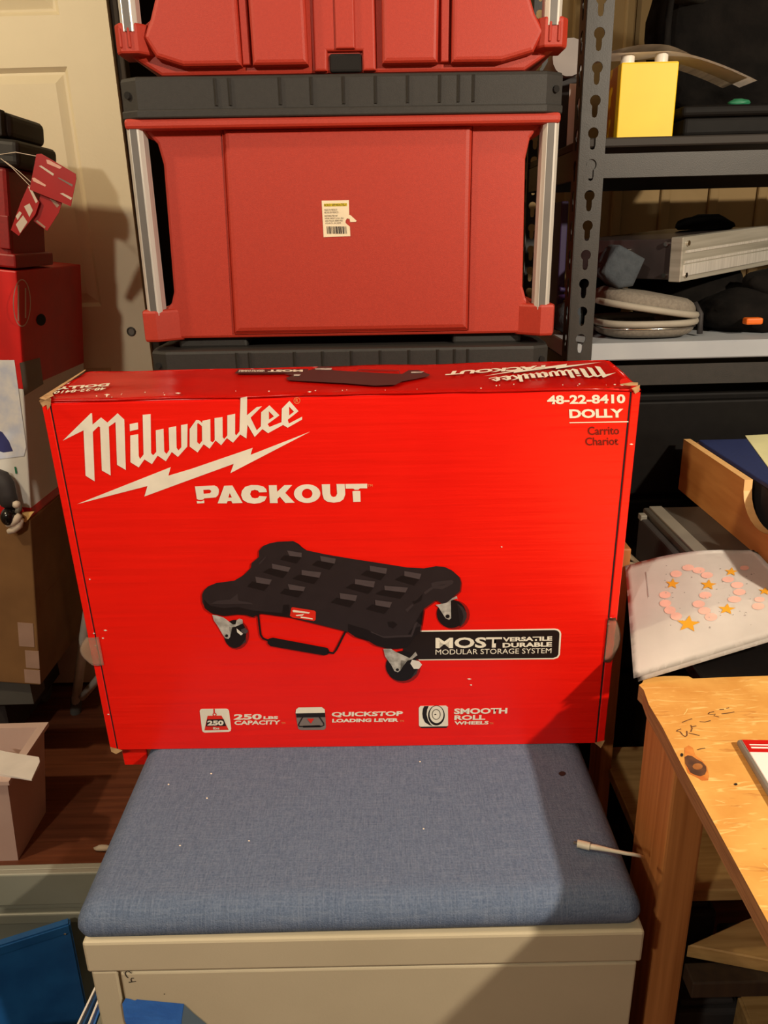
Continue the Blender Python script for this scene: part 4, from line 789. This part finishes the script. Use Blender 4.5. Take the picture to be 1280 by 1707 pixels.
# printed paper booklet, resting on bench corner, rear post and drawer case
PBL, PTL, PBR = onZ(1056, 1131, 0.7445), onZ(1042, 943, 0.792), onZ(1280, 1063, 0.779)
PTR = onZ(1238, 919, 0.8075)
def paper_pt(u, v, dz=0.0):
    a = PBL+(PTL-PBL)*v; c = PBR+(PTR-PBR)*v
    P = a+(c-a)*(u*(0.4945-a.x)/(c.x-a.x))
    sag = 0.010*math.sin(min(1, u*1.1)*math.pi)*math.sin(v*math.pi*0.9)+0.006*math.sin(min(1.0, u)*math.pi)*v
    return Vector((P.x, P.y, P.z+sag+dz))
def paper_uv(x, y):
    from mathutils import Vector as V
    u, v = 0.4, 0.5
    for _ in range(25):
        def pr(a, b):
            d = paper_pt(a, b)-cC; z = d.dot(cF); return CX+FPX*d.dot(cR)/z, CY-FPX*d.dot(cU)/z
        x0, y0 = pr(u, v); xu, yu = pr(u+1e-3, v); xv, yv = pr(u, v+1e-3)
        a, b, c, d = (xu-x0)/1e-3, (xv-x0)/1e-3, (yu-y0)/1e-3, (yv-y0)/1e-3
        det = a*d-b*c; ex, ey = x-x0, y-y0
        u += (ex*d-b*ey)/det; v += (a*ey-c*ex)/det
    return u, v
pp = thing('paper_booklet', 'white booklet printed with pink dots and gold stars on the bench corner', 'paper', PBL)
MB().grid(lambda u, v: paper_pt(u, v), 24, 16, 0.0006).build('cover_sheet', 'paper', pp, smooth=True)
MB().grid(lambda u, v: paper_pt(u, v, -0.0025)+Vector((0.004, -0.003*(1-v), 0)), 24, 16, 0.0006).build('under_sheet', 'paper', pp, smooth=True)
zq = lambda p: zoomed(p, 1000, 860, 4.571)
def print_on(name, polys, m, dz=0.0007):
    mb = MB()
    for p in polys: mb.face([paper_pt(*paper_uv(*q), dz) for q in p])
    return mb.build(name, m, pp)
dots = [(672, 398, 46, 24), (752, 418, 48, 24), (815, 455, 46, 24), (580, 445, 44, 26), (495, 605, 45, 27), (498, 670, 45, 28), (533, 722, 45, 30), (580, 768, 44, 30), (802, 608, 48, 27), (752, 675, 48, 28), (795, 726, 48, 28), (845, 774, 48, 30), (975, 488, 46, 22), (1045, 530, 48, 24), (1062, 584, 48, 24), (1024, 640, 52, 24), (1205, 692, 48, 26), (1215, 640, 40, 20), (1100, 400, 36, 18)]
for d_ in dots: print_on('printed_dot', [zq(ell(d_[0], d_[1], d_[2], d_[3], 18))], 'paper_pink')
stars = [(552, 522, 56, 42), (825, 530, 66, 42), (965, 715, 70, 44), (672, 828, 94, 66), (1000, 430, 54, 34), (1255, 578, 52, 32)]
for sx_, sy_, rx_, ry_ in stars:
    pts = []
    for i in range(10):
        a = -math.pi/2+i*math.pi/5+0.1; r_ = 1.0 if i % 2 == 0 else 0.42; pts.append((sx_+rx_*r_*math.cos(a), sy_+ry_*r_*math.sin(a)))
    print_on('printed_star', [zq(pts)], 'paper_gold', 0.0009)
random.seed(2)
spk = [zq(ell(random.uniform(480, 1180), random.uniform(370, 860), random.uniform(3, 8), random.uniform(2, 5), 6)) for i in range(44)]
print_on('confetti_print', spk, 'paper_grey', 0.0008)['kind'] = 'stuff'
print_on('printed_line', [zq([(348, 430), (353, 430), (372, 622), (366, 622)])], 'paper_grey', 0.0008)
# ================================================================== LEFT PILE
ct = thing('kraft_carton', 'tall brown cardboard carton with faded labels below the red and white one', 'carton', (-0.80, 1.535, 0.262), (0, math.radians(7.0), 0))
MB().box(-0.50, 0.0, 0.0, 0.37, 0.0, 0.408, 0.003).build('carton_body', 'kraft', ct, world=False)
for z0, z1, x0, x1 in ((0.10, 0.16, -0.042, -0.008), (0.045, 0.09, -0.03, 0.0004), (0.005, 0.04, -0.035, 0.0004)):
    MB().box(x0, x1, -0.001, 0.001, z0, z1).build('label', 'kraft_label', ct, world=False)
MB().box(-0.0005, 0.0008, 0.02, 0.35, 0.19, 0.21).build('tape_strip', 'kraft', ct, world=False)
pl = thing('low_platform', 'dark wheeled platform carrying the brown carton', 'platform', (-1.1, 1.7, 0))
MB().prism([(-1.29, 0.07), (-0.93, 0.07), (-0.93, 0.2785), (-1.29, 0.3227)], 1, 1.60, 1.90).build('platform_body', 'charcoal', pl)
for x_ in (-1.25, -0.98):
    for y_ in (1.64, 1.88): MB().cyl((x_-0.015, y_, 0.035), (x_+0.015, y_, 0.035), 0.036, 16).build('wheel', 'rubber_grey', pl)
MB().prism([(-0.955, 0.20), (-0.835, 0.20), (-0.835, 0.2668), (-0.955, 0.2815)], 1, 1.555, 1.62).build('corner_block', 'rubber_grey', pl)
wc = thing('appliance_carton', 'glossy red and white appliance carton with blue picture on the brown carton', 'carton', (-0.754, 1.55, 0.668), (0, math.radians(7.0), 0))
MB().box(-0.42, 0.0, 0.0, 0.34, 0.0, 0.505, 0.003).build('carton_body', 'box_white', wc, world=False)
MB().box(-0.4202, 0.0006, -0.0006, 0.3402, 0.275, 0.5055, 0.003).build('red_band', 'box_red', wc, world=False)
MB().box(-0.4202, 0.0006, -0.0006, 0.3402, -0.0005, 0.022, 0.002).build('red_foot_band', 'box_red', wc, world=False)
FW = Face(wc, (0, -0.0006, 0), (1, 0, 0), (0, 0, 1), (0, -1, 0)); FS = Face(wc, (0.0006, 0, 0), (0, 1, 0), (0, 0, 1), (1, 0, 0))
FW.polys('printed_picture', [[(-40, 600), (24, 600), (44, 745), (40, 760), (-40, 770)]], 'box_bluewash', 0.0006)
FW.polys('printed_picture', [[(-40, 700), (4, 720), (15, 735), (22, 752), (6, 754), (-40, 740)]], 'box_navy', 0.001)
FW.polys('printed_mark', [[(24, 778), (27, 778), (29, 789), (26, 790)]], 'green_bit', 0.0008)
FS.loops('printed_emblem', [[FS.px(*q) for q in ell(36, 505, 15, 40, 26)], [FS.px(*q) for q in ell(36, 505, 13.5, 38, 26)]], 'tag_white', 0.0006, px=False)
FS.polys('printed_emblem', stroke([FS.px(*q) for q in ((30, 475), (30, 535))], 0.006)+stroke([FS.px(*q) for q in ((42, 480), (42, 530))], 0.006), 'tag_white', 0.0006, px=False)
FS.polys('grip_hole', [ell(68, 533, 8, 10, 14)], 'dark_void', 0.0007)
FS.polys('printed_block', [[(32, 605), (66, 596), (72, 640), (40, 660)]], 'mid_grey', 0.0006)
# red and black tool box with hang tags
tb = thing('tagged_tool_box', 'dark red tool box with black lid and hang tags on the appliance carton', 'tool box', (-0.80, 1.54, 1.166))
MB().box(-1.08, -0.700, 1.556, 1.72, 1.168, 1.345, 0.008, 2).build('tool_body', 'tool_red', tb)
MB().box(-1.085, -0.690, 1.548, 1.73, 1.166, 1.192, 0.004, 2).build('base_lip', 'tool_red', tb)
MB().box(-1.09, -0.672, 1.545, 1.73, 1.345, 1.392, 0.010, 3).build('lid', 'black_plastic', tb)
MB().box(-1.05, -0.690, 1.56, 1.72, 1.392, 1.437, 0.012, 3).build('lid_top', 'black_plastic', tb)
for x_ in (-0.79, -0.715): MB().box(x_, x_+0.016, 1.545, 1.565, 1.395, 1.439, 0.003).build('lid_rib', 'black_plastic', tb)
MB().box(-0.80, -0.765, 1.544, 1.56, 1.29, 1.325, 0.003).build('latch', 'dark_void', tb)
MB().box(-0.72, -0.70, 1.550, 1.56, 1.20, 1.26, 0.002).build('side_rib', 'tool_red', tb)
MB().tube([(-0.735, 1.64, 1.4375), (-0.732, 1.572, 1.4378), (-0.730, 1.5605, 1.433), (-0.7295, 1.5595, 1.405)], 0.0015, 6).build('cord', 'cream_pad', tb)
def tagcard(label, px4, Y, prints):
    t_ = thing('hang_tag', label, 'hang tag', onY(*px4[0], Y), (0, 0, 0), 'red hang tags on the tool box')
    P = [onY(x, y, Y) for x, y in px4]
    MB().prism([(q.x, q.z) for q in P], 1, Y, Y+0.0012).build('card', 'tag_red', t_)
    e_ = Vector((min(P[0].x-0.012, -0.69), 1.5475, 1.372)); MB().tube([P[0]+Vector((0.004, 0.0006, -0.004)), P[0]+(e_-P[0])*0.5+Vector((0, 0, 0.004)), e_], 0.0007, 6).build('string', 'cream_pad', t_)
    for pr, m_ in prints:
        MB().prism([(onY(x, y, Y).x, onY(x, y, Y).z) for x, y in pr], 1, Y-0.0004, Y+0.0002).build('tag_print', m_, t_)
zg = lambda p: zoomed(p, 0, 180, 6.1)
tagcard('upper red hang tag with white print bars hanging from the tool box', zg([(370, 470), (420, 465), (770, 670), (775, 720), (720, 1000), (300, 830)]), 1.527,
        [(zg([(395, 590), (420, 585), (550, 670), (540, 690)]), 'tag_white'), (zg([(470, 525), (500, 530), (630, 600), (610, 620), (480, 565)]), 'paper_pink'), (zg([(585, 710), (600, 708), (740, 780), (735, 800)]), 'mid_grey'), (zg([(325, 712), (350, 708), (470, 785), (460, 800), (340, 745)]), 'paper_pink'), (zg([(610, 870), (640, 865), (735, 915), (720, 935)]), 'tag_white')])
tagcard('lower left red hang tag with white squares beneath the upper one', zg([(290, 780), (400, 960), (360, 1080), (190, 1300), (110, 1240), (210, 960)]), 1.533,
        [(zg([(285, 800), (310, 800), (385, 950), (365, 970)]), 'tag_white'), (zg([(245, 1000), (300, 970), (335, 1040), (300, 1110)]), 'tag_white'), (zg([(160, 1100), (200, 1050), (222, 1070), (180, 1140)]), 'tag_white'), (zg([(162, 1185), (235, 1092), (280, 1160), (205, 1275)]), 'tag_white')])
tagcard('dim red hang tag hanging between the other two', zg([(420, 850), (630, 960), (600, 1060), (480, 1250), (340, 1150), (380, 1000)]), 1.539,
        [(zg([(505, 920), (530, 910), (605, 990), (580, 1015)]), 'kraft_label'), (zg([(360, 1150), (380, 1140), (465, 1210), (455, 1225)]), 'kraft_label')])
# ear-muff straps on the brown carton
em = thing('ear_muffs', 'black ear muffs with cream cushion rings on the brown carton', 'ear muffs', (-0.80, 1.50, 0.66))
zh = lambda p: zoomed(p, 0, 760, 10.67)
MB().tube([onY(*q, 1.529) for q in zh([(-90, 380), (0, 420), (60, 520), (110, 700), (170, 850), (190, 960)])], [0.02, 0.022, 0.022, 0.02, 0.018, 0.012], 10).build('headband', 'charcoal', em, smooth=True)
MB().blob(onY(15, 861, 1.519), 0.016, 0.02, 0.02, 1, 0.05, 3).build('ear_cup', 'black_gloss', em, smooth=True)
MB().tube([onY(*q, 1.515) for q in zh([(120, 1225), (230, 1185), (310, 1120), (350, 1050)])], [0.006, 0.009, 0.009, 0.006], 10).build('cushion_ring', 'cream_pad', em, smooth=True)
MB().tube([onY(*q, 1.518) for q in zh([(150, 1350), (250, 1310), (340, 1240), (390, 1120)])], [0.006, 0.008, 0.008, 0.005], 10).build('cushion_ring', 'cream_pad', em, smooth=True)
MB().tube([onY(*q, 1.52) for q in zh([(260, 900), (300, 860), (320, 820)])], [0.006, 0.009, 0.005], 10).build('cushion_ring', 'cream_pad', em, smooth=True)
MB().tube([onY(*q, 1.522) for q in zh([(300, 1010), (340, 930), (350, 870)])], [0.005, 0.007, 0.004], 8).build('swivel_arm', 'mid_grey', em, smooth=True)
tag(MB().prism([(onY(x, y, 1.53).x, onY(x, y, 1.53).z) for x, y in zh([(385, 1015), (590, 1005), (500, 1130), (450, 1185), (425, 1170), (440, 1100), (400, 1060)])], 1, 1.530, 1.5365).build('card_scrap', 'osb_light'), 'pale torn card scrap sticking out under the appliance carton', 'scrap')
# pale pink bin with papers
bn = thing('waste_bin', 'pale pink plastic bin on the floor below the brown carton', 'bin', (-0.90, 1.40, 0))
def binm(th):
    m = MB(); r0 = [(-1.02, 1.26), (-0.762, 1.26), (-0.762, 1.44), (-1.02, 1.44)]; c0 = (-0.891, 1.35); k0 = 0.80
    def rg(k, z, ins): return [m.bm.verts.new((c0[0]+(x-c0[0])*k-ins*(1 if x > c0[0] else -1), c0[1]+(y-c0[1])*k-ins*(1 if y > c0[1] else -1), z)) for x, y in r0]
    rings = [rg(k0, 0.0, 0), rg(1.0, 0.213, 0), rg(1.0, 0.213, -0.008), rg(1.0, 0.222, -0.008), rg(1.0, 0.222, 0.010), rg(k0, 0.012, 0.010)]
    for a, b in zip(rings, rings[1:]):
        for i in range(4): m.bm.faces.new((a[i], a[(i+1) % 4], b[(i+1) % 4], b[i]))
    m.bm.faces.new(rings[0][::-1]); m.bm.faces.new(rings[-1]); bmesh.ops.recalc_face_normals(m.bm, faces=m.bm.faces[:]); return m
binm(0).build('bin_shell', 'bin_pink', bn)
zw = lambda p: zoomed(p, 0, 1180, 3.239)
for i, (poly, zz, lab) in enumerate((([(-60, 215), (30, 235), (210, 265), (215, 290), (170, 388), (-60, 345)], 0.2288, 'white printed paper on top of the bin, its corner over the rim'), ([(-90, 230), (0, 245), (208, 280), (212, 312), (165, 385), (-90, 350)], 0.2255, 'white paper lying under the top sheet on the bin'))):
    P = [onZ(x, y, zz) for x, y in zw(poly)]
    s_ = tag(MB().prism([(q.x, q.y) for q in P], 2, zz-0.0035, zz, 0.0003, 1).build('loose_paper', 'paper'), lab, 'paper', 'papers on the pink bin')
# white folding stool behind the carton
sl = thing('folding_stool', 'white tubular folding stool behind the red carton', 'stool', (-0.85, 1.81, 0))
MB().tube([onY(126, 1172, 1.81), onY(132, 1125, 1.77), onY(140, 1062, 1.70), onY(152, 985, 1.65), onY(175, 900, 1.60)], 0.012, 12).build('leg', 'white_plastic', sl, smooth=True)
MB().tube([Vector((onY(126, 1181, 1.812).x-0.002, 1.812, -0.0003)), onY(127.5, 1162, 1.81)], 0.0145, 12).build('rubber_foot', 'rubber_grey', sl, smooth='auto')
MB().tube([onY(137, 1162, 1.775), onY(175, 1118, 1.70), onY(215, 1060, 1.6)], 0.010, 12).build('cross_brace', 'white_plastic', sl, smooth=True)
tag(MB().blob((-0.615, 1.30, 0.006), 0.02, 0.008, 0.006, 2, 0.3, 2, -0.0003).build('floor_scrap', 'cream_pad', smooth=True), 'crumpled pale scrap lying on the dark floor', 'scrap')
# grey steel drawer with blue binder, left of the cabinet
gs = thing('steel_file_box', 'open grey steel file box standing beside the beige cabinet', 'file box', (-0.55, 0.64, 0))
X0, X1 = -0.78, -0.3195
MB().box(X0, X1, 0.738, 0.748, 0.0, 0.500, 0.002).build('back_wall', 'cabinet_grey', gs)
MB().box(X0, X1, 0.730, 0.739, 0.452, 0.501, 0.002).build('upper_rail', 'cabinet_grey', gs)
MB().box(X0, X1, 0.728, 0.739, 0.424, 0.440, 0.002).build('lower_rail', 'cabinet_grey', gs)
MB().box(X0, X0+0.008, 0.53, 0.74, 0.0, 0.48, 0.002).build('side_wall', 'cabinet_grey', gs)
MB().box(X1-0.008, X1, 0.545, 0.74, 0.0, 0.42, 0.002).build('side_wall', 'cabinet_grey', gs)
MB().box(X0, X1, 0.53, 0.546, 0.0, 0.45, 0.002).build('front_wall', 'cabinet_grey', gs)
MB().box(X0, X1, 0.53, 0.74, 0.0, 0.01).build('floor_plate', 'cabinet_grey', gs)
bb_ = thing('blue_binder', 'blue vinyl binder leaning inside the grey steel file box', 'binder', (-0.44, 0.65, 0.01))
q0, q1 = onZ(-60, 1590, 0.44), onZ(117, 1534, 0.44)
d_ = (q1-q0).normalized(); n_ = Vector((d_.y, -d_.x, 0))
def slab(nm, a, b, th, lean, z0, z1, m_, par, off=0):
    mb = MB(); vs = []
    for P in (a, b):
        for t_ in (0, th):
            for z_ in (z0, z1): vs.append(mb.bm.verts.new(P+n_*(t_+off+lean*(z1-z_))+Vector((0, 0, z_-P.z))))
    for idx in ((0, 1, 3, 2), (4, 6, 7, 5), (0, 4, 5, 1), (2, 3, 7, 6), (1, 5, 7, 3), (0, 2, 6, 4)): mb.bm.faces.new([vs[i] for i in idx])
    bmesh.ops.recalc_face_normals(mb.bm, faces=mb.bm.faces[:]); es = mb.bm.edges[:]
    bmesh.ops.bevel(mb.bm, geom=es, offset=0.002, segments=2, affect='EDGES'); return mb.build(nm, m_, par)
slab('cover', q0, q1, 0.006, 0.10, 0.0095, 0.44, 'blue_vinyl', bb_)
slab('rolled_edge', q0+Vector((0, 0, 0)), q1, 0.012, 0.0, 0.428, 0.443, 'blue_vinyl', bb_, -0.003)
rv = onZ(108, 1556, 0.43); MB().blob((rv.x, rv.y, rv.z), 0.0022, 0.0022, 0.0022, 0, 0.0, 2).build('rivet', 'chrome', bb_, smooth=True)
for i in range(4):
    a = onZ(128+i*9, 1707, 0.42); b = onZ(160+i*5, 1640+i*4, 0.42)
    m = MB().prism([(a.x, a.y), (b.x, b.y), (b.x+0.0022, b.y), (a.x+0.0022, a.y)], 2, 0.01, 0.42)
    tag(m.build('file_folder', ('paper', 'blue_vinyl', 'paper', 'masking_blue')[i]), ('white file folder edge nearest the blue binder', 'dark blue file folder edge in the grey file box', 'white file folder edge between two blue ones', 'bright blue file folder edge nearest the beige cabinet')[i], 'folder', 'file folders in the grey file box')

# the cabinet stands a hair out of level, cushion with it
fc.rotation_euler.y = 0.0085; fc.location.z = 0.0022
cu.rotation_euler.y = 0.0
tb.location.z = 1.1872; tb.rotation_euler.y = 0.12
